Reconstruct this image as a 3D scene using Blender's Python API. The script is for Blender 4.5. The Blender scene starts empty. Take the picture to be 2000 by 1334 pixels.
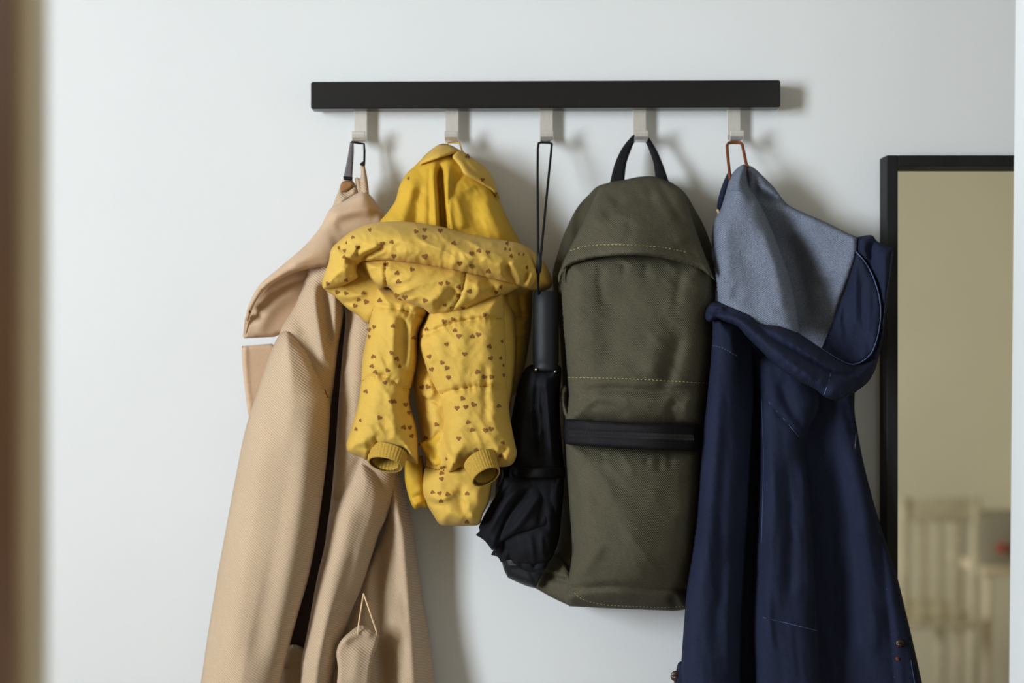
import bpy, bmesh, math, random
import numpy as np
from mathutils import Vector, Matrix
from mathutils.geometry import delaunay_2d_cdt

random.seed(7)
scene = bpy.context.scene
COL = scene.collection
rad = math.radians

# ------------------------------------------------------------------ camera
D = 1.67                       # camera to coat wall (m)
S = 0.72 * D / 2000            # metres per photo pixel on the wall (50 mm lens, 36 mm sensor)
ZC = 1.45                      # camera height
cam = bpy.data.cameras.new('camera')
cam.lens = 50; cam.sensor_width = 36
cam.clip_start = 0.02
cam.dof.use_dof = True
cam.dof.focus_distance = 1.52
cam.dof.aperture_fstop = 2.8
camo = bpy.data.objects.new('camera', cam)
camo.location = (0, -D, ZC); camo.rotation_euler = (rad(90), 0, 0)
COL.objects.link(camo); scene.camera = camo

# ------------------------------------------------------------------ world, light, exposure
w = bpy.data.worlds.new('world'); scene.world = w; w.use_nodes = True
w.node_tree.nodes['Background'].inputs[0].default_value = (0.80, 0.88, 1.0, 1)
w.node_tree.nodes['Background'].inputs[1].default_value = 0.6
WIN_Y0, WIN_Y1, WIN_Z0, WIN_Z1, WIN_X = -2.25, -1.40, 1.15, 2.3, -1.75
L = bpy.data.lights.new('window_daylight', 'AREA')
L.shape = 'RECTANGLE'; L.size = WIN_Z1 - WIN_Z0; L.size_y = WIN_Y1 - WIN_Y0
L.energy = 134; L.color = (0.815, 0.903, 1.0)
Lo = bpy.data.objects.new('window_daylight', L)
Lo.location = (WIN_X - 0.10, (WIN_Y0 + WIN_Y1) / 2, (WIN_Z0 + WIN_Z1) / 2)
Lo.rotation_euler = (0, rad(-90), 0)
COL.objects.link(Lo)
scene.view_settings.view_transform = 'Standard'
scene.view_settings.look = 'None'
scene.view_settings.exposure = 0.0
scene.view_settings.gamma = 1.0
scene.view_settings.use_curve_mapping = False

# ------------------------------------------------------------------ helpers
def P(px, py, d):
    """photo pixel + distance from the coat wall in mm -> world point"""
    k = (D - d / 1000.0) / D
    return ((px - 1000) * S * k, -d / 1000.0, ZC - (py - 667) * S * k)

def wloc(o):
    v = Vector((0, 0, 0))
    while o is not None:
        v = v + Vector(o.location); o = o.parent
    return v

def obj(name, verts, faces, mat, parent=None, smooth=True, loc=None, recalc=True):
    me = bpy.data.meshes.new(name)
    base = wloc(parent) if parent else Vector((0, 0, 0))
    V = np.array(verts, dtype=float)
    if loc is None:
        loc = Vector(((V[:, 0].min() + V[:, 0].max()) / 2, (V[:, 1].min() + V[:, 1].max()) / 2, V[:, 2].min()))
    V = V - np.array(loc)
    me.from_pydata(V.tolist(), [], faces)
    if recalc:
        bm = bmesh.new(); bm.from_mesh(me)
        bmesh.ops.recalc_face_normals(bm, faces=bm.faces)
        bm.to_mesh(me); bm.free()
    if smooth:
        me.polygons.foreach_set('use_smooth', [True] * len(me.polygons))
    me.materials.append(mat)
    o = bpy.data.objects.new(name, me)
    COL.objects.link(o)
    o.parent = parent
    o.location = Vector(loc) - base
    return o

def thing(name, loc, label, cat, group=None):
    o = bpy.data.objects.new(name, None); COL.objects.link(o)
    o.empty_display_size = 0.05
    o.location = loc; o['label'] = label; o['category'] = cat
    if group: o['group'] = group
    return o

def structure(o, label=None):
    o['kind'] = 'structure'
    if label: o['label'] = label
    return o

class MB:
    def __init__(s): s.v = []; s.f = []
    def add(s, v, f):
        n = len(s.v); s.v += [tuple(p) for p in v]; s.f += [tuple(i + n for i in q) for q in f]; return s
    def box(s, lo, hi, bev=0.0):
        bm = bmesh.new(); bmesh.ops.create_cube(bm, size=1.0)
        for v in bm.verts:
            v.co = Vector([(lo[i] + hi[i]) / 2 + v.co[i] * (hi[i] - lo[i]) for i in range(3)])
        if bev > 0:
            bmesh.ops.bevel(bm, geom=bm.edges[:] + bm.verts[:], offset=bev, segments=2, affect='EDGES', profile=0.6)
        bm.verts.index_update()
        s.add([v.co for v in bm.verts], [[v.index for v in f.verts] for f in bm.faces]); bm.free(); return s
    def tube(s, pts, r, n=8, cap=True, flat=1.0):
        pts = [Vector(p) for p in pts]; m = len(pts)
        rs = r if isinstance(r, (list, tuple)) else [r] * m
        up = None; v = []; f = []
        for i in range(m):
            t = (pts[min(i + 1, m - 1)] - pts[max(i - 1, 0)]).normalized()
            if up is None:
                up = Vector((0, 1, 0)) if abs(t.y) < 0.9 else Vector((1, 0, 0))
            a = t.cross(up).normalized(); b = a.cross(t).normalized(); up = b
            for k in range(n):
                an = 2 * math.pi * k / n
                v.append(pts[i] + a * (math.cos(an) * rs[i]) + b * (math.sin(an) * rs[i] * flat))
        for i in range(m - 1):
            for k in range(n):
                f.append((i * n + k, i * n + (k + 1) % n, (i + 1) * n + (k + 1) % n, (i + 1) * n + k))
        if cap:
            f.append(tuple(range(n))); f.append(tuple((m - 1) * n + k for k in range(n)))
        return s.add(v, f)
    def build(s, name, mat, parent=None, **k): return obj(name, s.v, s.f, mat, parent, **k)

def crom(pts, closed, step):
    """Catmull-Rom resample; a third tuple entry marks a corner"""
    n = len(pts); out = []
    for i in range(n if closed else n - 1):
        a, b = pts[i], pts[(i + 1) % n]
        p1 = np.array(a[:2], float); p2 = np.array(b[:2], float)
        p0 = np.array(pts[i - 1][:2], float) if (closed or i > 0) else p1
        p3 = np.array(pts[(i + 2) % n][:2], float) if (closed or i + 2 < n) else p2
        ln = np.linalg.norm(p2 - p1)
        if ln < 1e-6: continue
        # tangents limited by the segment length
        m1 = (p2 - p0) / 2; m2 = (p3 - p1) / 2
        if len(a) > 2: m1 = (p2 - p1) * 0.6
        if len(b) > 2: m2 = (p2 - p1) * 0.6
        for m in (m1, m2):
            l = np.linalg.norm(m)
            if l > ln * 1.1: m *= ln * 1.1 / l
        k = max(1, int(round(ln / step)))
        for j in range(k):
            t = j / k; t2 = t * t; t3 = t2 * t
            out.append((2 * t3 - 3 * t2 + 1) * p1 + (t3 - 2 * t2 + t) * m1 + (-2 * t3 + 3 * t2) * p2 + (t3 - t2) * m2)
    if not closed: out.append(np.array(pts[-1][:2], float))
    return np.array(out)

def seg_dist(Q, A, B):
    """distance of points Q to segments A-B: min distance, arclength fraction, signed side"""
    best = np.full(len(Q), 1e18); side = np.zeros(len(Q)); par = np.zeros(len(Q))
    lens = np.linalg.norm(B - A, axis=1); cum = np.concatenate([[0], np.cumsum(lens)]); tot = max(cum[-1], 1e-9)
    for i in range(len(A)):
        ab = B[i] - A[i]; l2 = max(ab @ ab, 1e-12)
        ap = Q - A[i]
        t = np.clip((ap @ ab) / l2, 0, 1)
        q = ap - t[:, None] * ab
        d2 = (q * q).sum(1)
        m = d2 < best
        best[m] = d2[m]
        side[m] = np.sign(ab[0] * ap[m, 1] - ab[1] * ap[m, 0])
        par[m] = (cum[i] + t[m] * lens[i]) / tot
    return np.sqrt(best), par, side

def inside(Q, poly):
    x, y = Q[:, 0], Q[:, 1]; c = np.zeros(len(Q), bool); n = len(poly)
    for i in range(n):
        x1, y1 = poly[i]; x2, y2 = poly[(i + 1) % n]
        if y1 == y2: continue
        m = ((y1 > y) != (y2 > y)) & (x < (x2 - x1) * (y - y1) / (y2 - y1) + x1)
        c ^= m
    return c

def vnoise(Q, scale, seed, ang=0.0, aniso=1.0):
    """smooth value noise, -1..1"""
    rs = np.random.RandomState(seed); G = rs.rand(64, 64) * 2 - 1
    c, s = math.cos(ang), math.sin(ang)
    u = (Q[:, 0] * c + Q[:, 1] * s) / (scale * aniso) + 17.3; v = (-Q[:, 0] * s + Q[:, 1] * c) / scale + 31.7
    iu = np.floor(u).astype(int); iv = np.floor(v).astype(int); fu = u - iu; fv = v - iv
    fu = fu * fu * fu * (fu * (fu * 6 - 15) + 10); fv = fv * fv * fv * (fv * (fv * 6 - 15) + 10)
    g = lambda a, b: G[a % 64, b % 64]
    return (g(iu, iv) * (1 - fu) + g(iu + 1, iv) * fu) * (1 - fv) + (g(iu, iv + 1) * (1 - fu) + g(iu + 1, iv + 1) * fu) * fv

def tps(ctrl):
    if isinstance(ctrl, (int, float)): return lambda Q: np.full(len(Q), float(ctrl))
    C = np.array(ctrl, float); X = C[:, :2] / 300.0; n = len(C)
    if n < 3:
        a, b = C[0], C[-1]; ab = b[:2] - a[:2]; l2 = ab @ ab
        return lambda Q: a[2] + (b[2] - a[2]) * np.clip(((Q - a[:2]) @ ab) / l2, -0.15, 1.15)
    def K(r2): return 0.5 * r2 * np.log(np.maximum(r2, 1e-12))
    r2 = ((X[:, None] - X[None]) ** 2).sum(2)
    M = np.zeros((n + 3, n + 3)); M[:n, :n] = K(r2) + np.eye(n) * 1e-3; M[:n, n] = 1; M[:n, n + 1:] = X; M[n:, :n] = M[:n, n:].T
    sol = np.linalg.lstsq(M, np.concatenate([C[:, 2], [0, 0, 0]]), rcond=None)[0]
    def f(Q):
        q = Q / 300.0; r2 = ((q[:, None] - X[None]) ** 2).sum(2)
        return K(r2) @ sol[:n] + sol[n] + q @ sol[n + 1:]
    return f

def relief(outline, base, thick, R, folds=(), wr=(), power=2.0):
    """front depth (mm) of a stuffed or draped cloth piece"""
    O = crom(outline, True, 5.0)
    bf = tps(base)
    F = []
    for fo in folds:
        pts, wd, am = fo[0], fo[1], fo[2]; kind = fo[3] if len(fo) > 3 else 'g'
        L_ = crom(pts, False, 8.0); F.append((L_[:-1], L_[1:], wd, am, kind))
    def f(Q):
        Q = np.asarray(Q, float)
        de, _, _ = seg_dist(Q, O, np.roll(O, -1, 0))
        de = np.where(inside(Q, O), de, 0)
        t = np.clip(de / R, 0, 1)
        d = bf(Q) + thick * np.power(np.maximum(1 - (1 - t) ** power, 0), 1.0 / power)
        soft = np.clip(de / 12.0, 0.15, 1)
        for A, B, wd, am, kind in F:
            r, par, sd = seg_dist(Q, A, B)
            tap = np.clip(np.minimum(par, 1 - par) / 0.18, 0, 1); tap = tap * tap * (3 - 2 * tap)
            endr = 1.0
            if kind == 'g': d += am * np.exp(-(r / wd) ** 2) * (0.15 + 0.85 * tap)
            elif kind == 'G': d += am * np.exp(-(r / wd) ** 2)
            elif kind == 'v': d += am * np.exp(-r / wd) * (0.2 + 0.8 * tap)
            elif kind == 'V': d += am * np.exp(-r / wd)
            elif kind == 'p':
                ln_ = np.linalg.norm(B - A, axis=1).sum()
                d += am * np.exp(-(r / wd) ** 2) * (0.5 * np.sin(par * ln_ / 2.3 + 2 * np.sin(par * ln_ / 11)) + 0.5 * np.sin(par * ln_ / 4.1 + 1))
            elif kind == 's': d += am * 0.5 * (1 + np.tanh(sd * r / 2.5)) * np.exp(-r / wd) * tap
            elif kind == 'S': d += am * 0.5 * (1 + np.tanh(sd * r / 2.5)) * np.exp(-r / wd)
        for q in wr:
            am, sc, asp, an, sdd = q[:5]
            n = vnoise(Q, sc, sdd, an, asp)
            if len(q) > 5: n = 1 - 2 * np.abs(n) - 0.3       # ridged
            d += am * n * soft
        return d
    return f

def puff(name, outline, base, thick, R, mat, parent, res=5.0, folds=(), wr=(), back=6.0, power=2.0, label=None, backthick=None):
    f = relief(outline, base, thick, R, folds, wr, power)
    O = crom(outline, True, res)
    lo = O.min(0); hi = O.max(0)
    xs = np.arange(lo[0] + res * .5, hi[0], res); ys = np.arange(lo[1] + res * .5, hi[1], res * 0.866)
    gx, gy = np.meshgrid(xs, ys); gx = gx + (np.arange(len(ys)) % 2)[:, None] * res * 0.5
    Q = np.stack([gx.ravel(), gy.ravel()], 1)
    Q = Q[inside(Q, O)]
    de, _, _ = seg_dist(Q, O, np.roll(O, -1, 0))
    Q = Q[de > res * 0.62]
    # an extra ring just inside the rim keeps the rounded edge round
    m = len(O)
    allp = np.concatenate([O, Q])
    vs, es, fs, ov, oe, of_ = delaunay_2d_cdt([Vector(p) for p in allp], [(i, (i + 1) % m) for i in range(m)], [], 1, 1e-4, True)
    V = np.array([tuple(v) for v in vs])
    de, _, _ = seg_dist(V, O, np.roll(O, -1, 0))
    rim = de < 0.05
    df = f(V)
    bt = thick * 0.25 if backthick is None else backthick
    t = np.clip(de / R, 0, 1)
    db = tps(base)(V) - bt * np.sqrt(np.maximum(1 - (1 - t) ** 2, 0)) - back * np.clip(de / 8, 0, 1)
    db = np.minimum(db, df - 0.5); db = np.maximum(db, 5.0)
    verts = [P(p[0], p[1], d) for p, d in zip(V, df)]
    fc_ = np.array([V[list(q)].mean(0) for q in fs]); ok = inside(fc_, O)
    faces = [tuple(q) for q, k in zip(fs, ok) if k]
    idx = {}
    for i in range(len(V)):
        if not rim[i]:
            idx[i] = len(verts); verts.append(P(V[i][0], V[i][1], db[i]))
        else: idx[i] = i
    nf = len(faces)
    for q in faces[:nf]:
        b = tuple(idx[i] for i in reversed(q))
        if set(b) != set(q): faces.append(b)
    o = obj(name, verts, faces, mat, parent)
    if label: o['label'] = label
    return o, f

def on(f, pts, lift=0.0):
    Q = np.array([p[:2] for p in pts], float); d = f(Q)
    return [P(q[0], q[1], e + lift) for q, e in zip(Q, d)]

def stitches(f, pts, mat, parent, dash=6.0, gap=4.0, r=0.00055, lift=0.7, name='stitching'):
    L_ = crom(pts, False, 2.0)
    mb = MB(); seg = np.linalg.norm(np.diff(L_, axis=0), axis=1); cum = np.concatenate([[0], np.cumsum(seg)])
    s = 0
    while s + dash < cum[-1]:
        q = []
        for u in (s, s + dash * .5, s + dash):
            q.append((np.interp(u, cum, L_[:, 0]), np.interp(u, cum, L_[:, 1])))
        mb.tube(on(f, q, lift), [r * .6, r, r * .6], n=5)
        s += dash + gap
    o = mb.build(name, mat, parent); o['kind'] = 'stuff'
    return o

def cordline(f, pts, mat, parent, r=0.0006, lift=0.2, name='seam'):
    L_ = crom(pts, False, 5.0)
    return MB().tube(on(f, L_, lift), r, n=5).build(name, mat, parent)

# ------------------------------------------------------------------ materials
def srgb(r, g, b):
    f = lambda c: (c / 255 / 12.92) if c / 255 <= 0.04045 else ((c / 255 + 0.055) / 1.055) ** 2.4
    return (f(r), f(g), f(b), 1)

def mat_new(name, col, rough=0.8, metal=0.0, sheen=0.0, spec=0.3):
    m = bpy.data.materials.new(name); m.use_nodes = True
    b = m.node_tree.nodes['Principled BSDF']
    b.inputs['Base Color'].default_value = col; b.inputs['Roughness'].default_value = rough
    b.inputs['Metallic'].default_value = metal; b.inputs['Specular IOR Level'].default_value = spec
    if sheen: b.inputs['Sheen Weight'].default_value = sheen; b.inputs['Sheen Roughness'].default_value = 0.5
    return m

def mottled(name, col, var=0.12, scale=30.0, rough=0.85, bump=0.1, bscale=300.0, sheen=0.0, spec=0.25,
            twill=None, twill_angle=45.0, twill_col=0.25, twill_bump=0.3, stretch=(1, 1, 1), speck=0.0, speck_scale=900.0):
    m = mat_new(name, col, rough, 0, sheen, spec); nt = m.node_tree; N = nt.nodes; K = nt.links
    b = N['Principled BSDF']
    tc = N.new('ShaderNodeTexCoord')
    mp = N.new('ShaderNodeMapping'); mp.inputs['Scale'].default_value = stretch; K.new(tc.outputs['Object'], mp.inputs[0])
    n1 = N.new('ShaderNodeTexNoise'); n1.inputs['Scale'].default_value = scale; n1.inputs['Detail'].default_value = 4
    K.new(mp.outputs[0], n1.inputs['Vector'])
    r = N.new('ShaderNodeMapRange'); r.inputs[1].default_value = 0.3; r.inputs[2].default_value = 0.7
    r.inputs[3].default_value = 1 - var; r.inputs[4].default_value = 1 + var
    K.new(n1.outputs[0], r.inputs[0])
    val = r.outputs[0]
    def mul(a, bb):
        q = N.new('ShaderNodeMath'); q.operation = 'MULTIPLY'; K.new(a, q.inputs[0]); K.new(bb, q.inputs[1]); return q.outputs[0]
    n2 = N.new('ShaderNodeTexNoise'); n2.inputs['Scale'].default_value = bscale; n2.inputs['Detail'].default_value = 3
    K.new(tc.outputs['Object'], n2.inputs['Vector'])
    height = n2.outputs[0]
    if twill:
        m2 = N.new('ShaderNodeMapping'); m2.inputs['Rotation'].default_value = (0, rad(twill_angle), 0); K.new(tc.outputs['Object'], m2.inputs[0])
        wv = N.new('ShaderNodeTexWave'); wv.bands_direction = 'X'; wv.inputs['Scale'].default_value = 0.314 / twill
        wv.inputs['Distortion'].default_value = 1.2; wv.inputs['Detail'].default_value = 1.5; wv.inputs['Detail Scale'].default_value = 1.5
        K.new(m2.outputs[0], wv.inputs['Vector'])
        r2 = N.new('ShaderNodeMapRange'); r2.inputs[3].default_value = 1 - twill_col; r2.inputs[4].default_value = 1 + twill_col
        K.new(wv.outputs['Fac'], r2.inputs[0]); val = mul(val, r2.outputs[0])
        q = N.new('ShaderNodeMath'); q.operation = 'MULTIPLY_ADD'; q.inputs[1].default_value = twill_bump / max(bump, 1e-3)
        K.new(wv.outputs['Fac'], q.inputs[0]); K.new(height, q.inputs[2]); height = q.outputs[0]
    if speck:
        n3 = N.new('ShaderNodeTexNoise'); n3.inputs['Scale'].default_value = speck_scale; n3.inputs['Detail'].default_value = 2
        K.new(tc.outputs['Object'], n3.inputs['Vector'])
        r3 = N.new('ShaderNodeMapRange'); r3.inputs[1].default_value = 0.3; r3.inputs[2].default_value = 0.7
        r3.inputs[3].default_value = 1 - speck; r3.inputs[4].default_value = 1 + speck
        K.new(n3.outputs[0], r3.inputs[0]); val = mul(val, r3.outputs[0])
    mx = N.new('ShaderNodeVectorMath'); mx.operation = 'SCALE'; mx.inputs[0].default_value = col[:3]
    K.new(val, mx.inputs['Scale']); K.new(mx.outputs[0], b.inputs['Base Color'])
    bp = N.new('ShaderNodeBump'); bp.inputs['Strength'].default_value = bump; bp.inputs['Distance'].default_value = 0.001
    K.new(height, bp.inputs['Height']); K.new(bp.outputs[0], b.inputs['Normal'])
    return m

M = {}
M['wall'] = mottled('wall_paint', srgb(225, 225, 223), 0.012, 3, 0.9, 0.05, 260, spec=0.15)
M['room'] = mottled('warm_room_paint', srgb(232, 221, 190), 0.03, 2, 0.9, 0.05, 200, spec=0.1)
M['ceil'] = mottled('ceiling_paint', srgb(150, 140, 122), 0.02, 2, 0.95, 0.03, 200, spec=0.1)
M['floor'] = mottled('oak_floor', srgb(92, 68, 48), 0.18, 6, 0.45, 0.1, 80, stretch=(1, 8, 1), spec=0.4)
M['white'] = mottled('white_lacquer', srgb(222, 223, 220), 0.01, 4, 0.45, 0.02, 100, spec=0.3)
M['brownwood'] = mottled('brown_wood', srgb(142, 98, 62), 0.2, 14, 0.5, 0.1, 90, stretch=(4, 4, 0.5), spec=0.3)
M['tanwood'] = mottled('tan_wood', srgb(246, 226, 192), 0.1, 14, 0.5, 0.08, 90, stretch=(4, 4, 0.5), spec=0.3)
M['black'] = mottled('black_lacquer', srgb(15, 14, 16), 0.15, 18, 0.33, 0.12, 240, spec=0.5, stretch=(0.4, 1, 3))
M['mframe'] = mottled('black_stained_frame', srgb(24, 23, 23), 0.2, 25, 0.6, 0.1, 200, spec=0.3, stretch=(3, 3, 0.4))
M['steel'] = mottled('brushed_nickel', srgb(236, 233, 229), 0.06, 60, 0.34, 0.05, 500, stretch=(8, 8, 0.5))
M['steel'].node_tree.nodes['Principled BSDF'].inputs['Metallic'].default_value = 0.75
M['glass'] = mat_new('mirror_glass', (0.95, 0.95, 0.91, 1), 0.015, 1.0)
M['coat'] = mottled('camel_wool_twill', srgb(190, 164, 135), 0.04, 12, 0.95, 0.25, 900, sheen=0.15, spec=0.1,
                    twill=0.0023, twill_angle=52, twill_col=0.11, twill_bump=0.6, speck=0.08)
M['coatplain'] = mottled('camel_wool_felted', srgb(203, 172, 141), 0.05, 16, 0.97, 0.2, 1200, sheen=0.2, spec=0.08, speck=0.06)
M['coatgapshade'] = mottled('coat_lining_gap_shade', srgb(58, 40, 34), 0.1, 30, 0.5, 0.1, 300)  # dark brown carries the shade of the coat's open gap
M['strapgrey'] = mottled('grey_webbing', srgb(104, 98, 100), 0.1, 60, 0.7, 0.4, 900, speck=0.25)
M['blackcloth'] = mottled('black_webbing', srgb(20, 18, 22), 0.1, 60, 0.8, 0.4, 900, speck=0.2)
M['thread'] = mat_new('cream_thread', srgb(225, 190, 150), 0.8)
M['yellow'] = mottled('mustard_cotton_shell', srgb(206, 167, 74), 0.05, 22, 0.72, 0.22, 700, spec=0.2, sheen=0.05, speck=0.04)
M['yellowlining'] = mottled('mustard_lining', srgb(205, 162, 52), 0.06, 16, 0.75, 0.2, 600, spec=0.2)
M['yellowrib'] = mottled('mustard_rib_knit', srgb(186, 148, 62), 0.05, 30, 0.9, 0.6, 1400, speck=0.22, speck_scale=1100)
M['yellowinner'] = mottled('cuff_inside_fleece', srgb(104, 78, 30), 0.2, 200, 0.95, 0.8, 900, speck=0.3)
M['heart'] = mottled('brown_heart_print', srgb(134, 90, 44), 0.12, 200, 0.8, 0.2, 700)
M['yseam'] = mat_new('mustard_seam_thread', srgb(150, 105, 22), 0.85)
M['navynylon'] = mottled('black_umbrella_nylon', srgb(20, 20, 24), 0.1, 40, 0.8, 0.25, 700, spec=0.2, speck=0.1)
M['handle'] = mottled('black_rubber_handle', srgb(18, 19, 22), 0.08, 60, 0.6, 0.15, 900, spec=0.4)
M['chrome'] = mat_new('small_chrome', (0.8, 0.8, 0.8, 1), 0.2, 1.0)
M['olive'] = mottled('olive_canvas', srgb(81, 76, 60), 0.07, 24, 0.88, 0.3, 1100, spec=0.2, twill=0.0018, twill_angle=38, twill_col=0.16, twill_bump=0.5, speck=0.22)
M['olivedark'] = mottled('olive_canvas_gusset', srgb(72, 67, 51), 0.07, 24, 0.88, 0.3, 1100, spec=0.2, twill=0.0017, twill_angle=38, twill_col=0.08, twill_bump=0.4, speck=0.1)
M['olivethread'] = mat_new('olive_thread', srgb(176, 166, 110), 0.8)
M['zip'] = mottled('black_zip_tape', srgb(20, 18, 20), 0.06, 60, 0.75, 0.3, 1200, spec=0.25)
M['ziptooth'] = mat_new('black_zip_teeth', srgb(40, 41, 45), 0.35, 0.0, 0, 0.5)
M['denim'] = mottled('navy_cotton_drill', srgb(29, 34, 55), 0.14, 26, 0.85, 0.3, 1100, spec=0.2, twill=0.0015, twill_angle=30, twill_col=0.10, twill_bump=0.3, speck=0.18, stretch=(3, 1, 0.6))
M['chambray'] = mottled('washed_blue_lining', srgb(112, 118, 132), 0.09, 24, 0.9, 0.3, 1000, spec=0.15, twill=0.0017, twill_angle=-58, twill_col=0.24, twill_bump=0.4, speck=0.34)
M['bluethread'] = mat_new('pale_blue_thread', srgb(84, 98, 134), 0.8)
M['leather'] = mottled('brown_leather_cord', srgb(112, 58, 26), 0.15, 80, 0.6, 0.3, 500)
M['necklining'] = mottled('brown_neck_lining', srgb(146, 106, 66), 0.12, 80, 0.8, 0.2, 500)
M['button'] = mottled('dark_brown_button', srgb(52, 34, 24), 0.1, 80, 0.4, 0.1, 300, spec=0.5)
M['patch'] = mottled('rust_patch', srgb(120, 62, 34), 0.2, 200, 0.8, 0.3, 600)
M['grey'] = mottled('grey_painted_wood', srgb(158, 148, 124), 0.06, 14, 0.6, 0.06, 200)
M['red'] = mat_new('red_knob', srgb(214, 52, 44), 0.4)
M['chairwood'] = mottled('dull_brown_chair_wood', srgb(204, 189, 154), 0.12, 20, 0.6, 0.08, 160)
M['winglass'] = mat_new('window_glass', (1, 1, 1, 1), 0.0); M['winglass'].node_tree.nodes['Principled BSDF'].inputs['Transmission Weight'].default_value = 1.0

# ------------------------------------------------------------------ the room
XL, XR, YB, ZT = -1.75, 2.7, -4.2, 2.5
structure(MB().box((XL - .15, 0, 0), (XR + .15, 0.12, ZT)).build('wall_back', M['wall'], smooth=False))
structure(MB().box((XL - .15, YB - .12, -0.08), (XR + .15, 0.12, 0)).build('floor', M['floor'], smooth=False))
structure(MB().box((XL - .15, YB - .12, ZT), (XR + .15, 0.12, ZT + .1)).build('ceiling', M['ceil'], smooth=False))
structure(MB().box((XR, YB, 0), (XR + .12, 0, ZT)).build('wall_right', M['room'], smooth=False))
structure(MB().box((XL - .15, YB - .12, 0), (XR + .15, YB, ZT)).build('wall_front', M['room'], smooth=False))
wl = MB()
wl.box((XL - .15, WIN_Y1, 0), (XL, 0, ZT)); wl.box((XL - .15, YB, 0), (XL, WIN_Y0, ZT))
wl.box((XL - .15, WIN_Y0, 0), (XL, WIN_Y1, WIN_Z0)); wl.box((XL - .15, WIN_Y0, WIN_Z1), (XL, WIN_Y1, ZT))
structure(wl.build('wall_left', M['room'], smooth=False))
win = bpy.data.objects.new('window_1', None); COL.objects.link(win); win.location = (XL - .05, (WIN_Y0 + WIN_Y1) / 2, WIN_Z0); structure(win)
for a, b in (((XL - .08, WIN_Y0, WIN_Z0), (XL - .02, WIN_Y0 + .05, WIN_Z1)), ((XL - .08, WIN_Y1 - .05, WIN_Z0), (XL - .02, WIN_Y1, WIN_Z1)),
             ((XL - .08, WIN_Y0 + .05, WIN_Z0), (XL - .02, WIN_Y1 - .05, WIN_Z0 + .05)), ((XL - .08, WIN_Y0 + .05, WIN_Z1 - .05), (XL - .02, WIN_Y1 - .05, WIN_Z1))):
    MB().box(a, b, 0.004).build('window_frame', M['white'], win, smooth=False)
structure(MB().box((XL, WIN_Y0 - .05, WIN_Z0 - .04), (XL + .12, WIN_Y1 + .05, WIN_Z0), 0.005).build('trim_2', M['white'], smooth=False))
structure(MB().box((0.54, -0.014, 0), (XR, 0, 0.08), 0.003).build('baseboard_back', M['white'], smooth=False))

# left: edge of an open wooden door close to the camera
d1 = bpy.data.objects.new('door_1', None); COL.objects.link(d1); d1.location = (-0.245, -1.25, 0)
structure(d1, 'tan and brown wooden door edge, out of focus at the left')
MB().box((-0.268, -1.030, 0.005), (-0.2185, -0.995, 2.05), 0.006).build('edge_strip', M['tanwood'], d1)
MB().box((-0.264, -1.62, 0.005), (-0.2215, -1.030, 2.05), 0.004).build('leaf', M['brownwood'], d1, smooth=False)
# right: edge of a white door between camera and mirror
d2 = bpy.data.objects.new('door_2', None); COL.objects.link(d2); d2.location = (0.50, -0.7, 0)
structure(d2, 'white door edge at the right overlapping the mirror')
mbd = MB().box((0.4850, -1.12, 0.005), (0.5240, -0.300, 2.05), 0.003)
mbd.v = [(x - (1.86 - z) * 0.0095, y, z) for x, y, z in mbd.v]
mbd.build('leaf', M['white'], d2, smooth=False)

# ------------------------------------------------------------------ coat rack
rk = thing('coat_rack', P(1065, 280, 15), 'black lacquered wall rail with five brushed metal hooks', 'coat rack')
q = [P(607, 159.5, 32), P(1524.5, 156, 32), P(1524.5, 209.5, 32), P(607, 212.5, 32)]
mb = MB()
bm = bmesh.new()
fr = [bm.verts.new(p) for p in q]; bk = [bm.verts.new((p[0], -0.009, p[2])) for p in q]
bm.faces.new(fr); bm.faces.new(bk[::-1])
for i in range(4): bm.faces.new((fr[i], fr[(i + 1) % 4], bk[(i + 1) % 4], bk[i]))
bmesh.ops.recalc_face_normals(bm, faces=bm.faces)
bmesh.ops.bevel(bm, geom=bm.edges[:], offset=0.0012, segments=2, affect='EDGES')
bm.verts.index_update()
mb.add([v.co for v in bm.verts], [[v.index for v in f.verts] for f in bm.faces]); bm.free()
mb.build('board', M['black'], rk, smooth=False)
zrail = P(1000, 211, 9)[2]
MB().box((P(640, 0, 5)[0], -0.012, zrail - 0.0012), (P(1490, 0, 5)[0], -0.0005, zrail + 0.026)).build('mounting_strip', M['steel'], rk, smooth=False)
HX = [704.5, 883.0, 1067.0, 1249.0, 1433.0]
def hook_mesh():
    # side profile (y forward from wall is negative, z down), width 15.4 mm
    w_ = 0.0077; t = 0.0022
    prof = [(-0.013, 0.020), (-0.013, -0.032), (-0.0145, -0.0367), (-0.018, -0.0397), (-0.0235, -0.0412), (-0.030, -0.0412),
            (-0.0345, -0.0397), (-0.0372, -0.0367), (-0.038, -0.0332), (-0.038, -0.0305)]
    L_ = [Vector((0, a, b)) for a, b in prof]; outp = []; inn = []
    for i in range(len(L_)):
        tg = (L_[min(i + 1, len(L_) - 1)] - L_[max(i - 1, 0)]).normalized(); n_ = Vector((0, -tg.z, tg.y))
        outp.append(L_[i] + n_ * t / 2); inn.append(L_[i] - n_ * t / 2)
    ring = outp + inn[::-1]; n = len(ring)
    v = [(-w_, p.y, p.z) for p in ring] + [(w_, p.y, p.z) for p in ring]
    m = len(outp); f = []
    for i in range(n): f.append((i, (i + 1) % n, n + (i + 1) % n, n + i))
    for i in range(m - 1):
        a, b, c, e = i, i + 1, n - 2 - i, n - 1 - i
        f.append((a, b, c, e)); f.append((n + e, n + c, n + b, n + a))
    return v, f
hv, hf = hook_mesh(); hook_me = None
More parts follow.
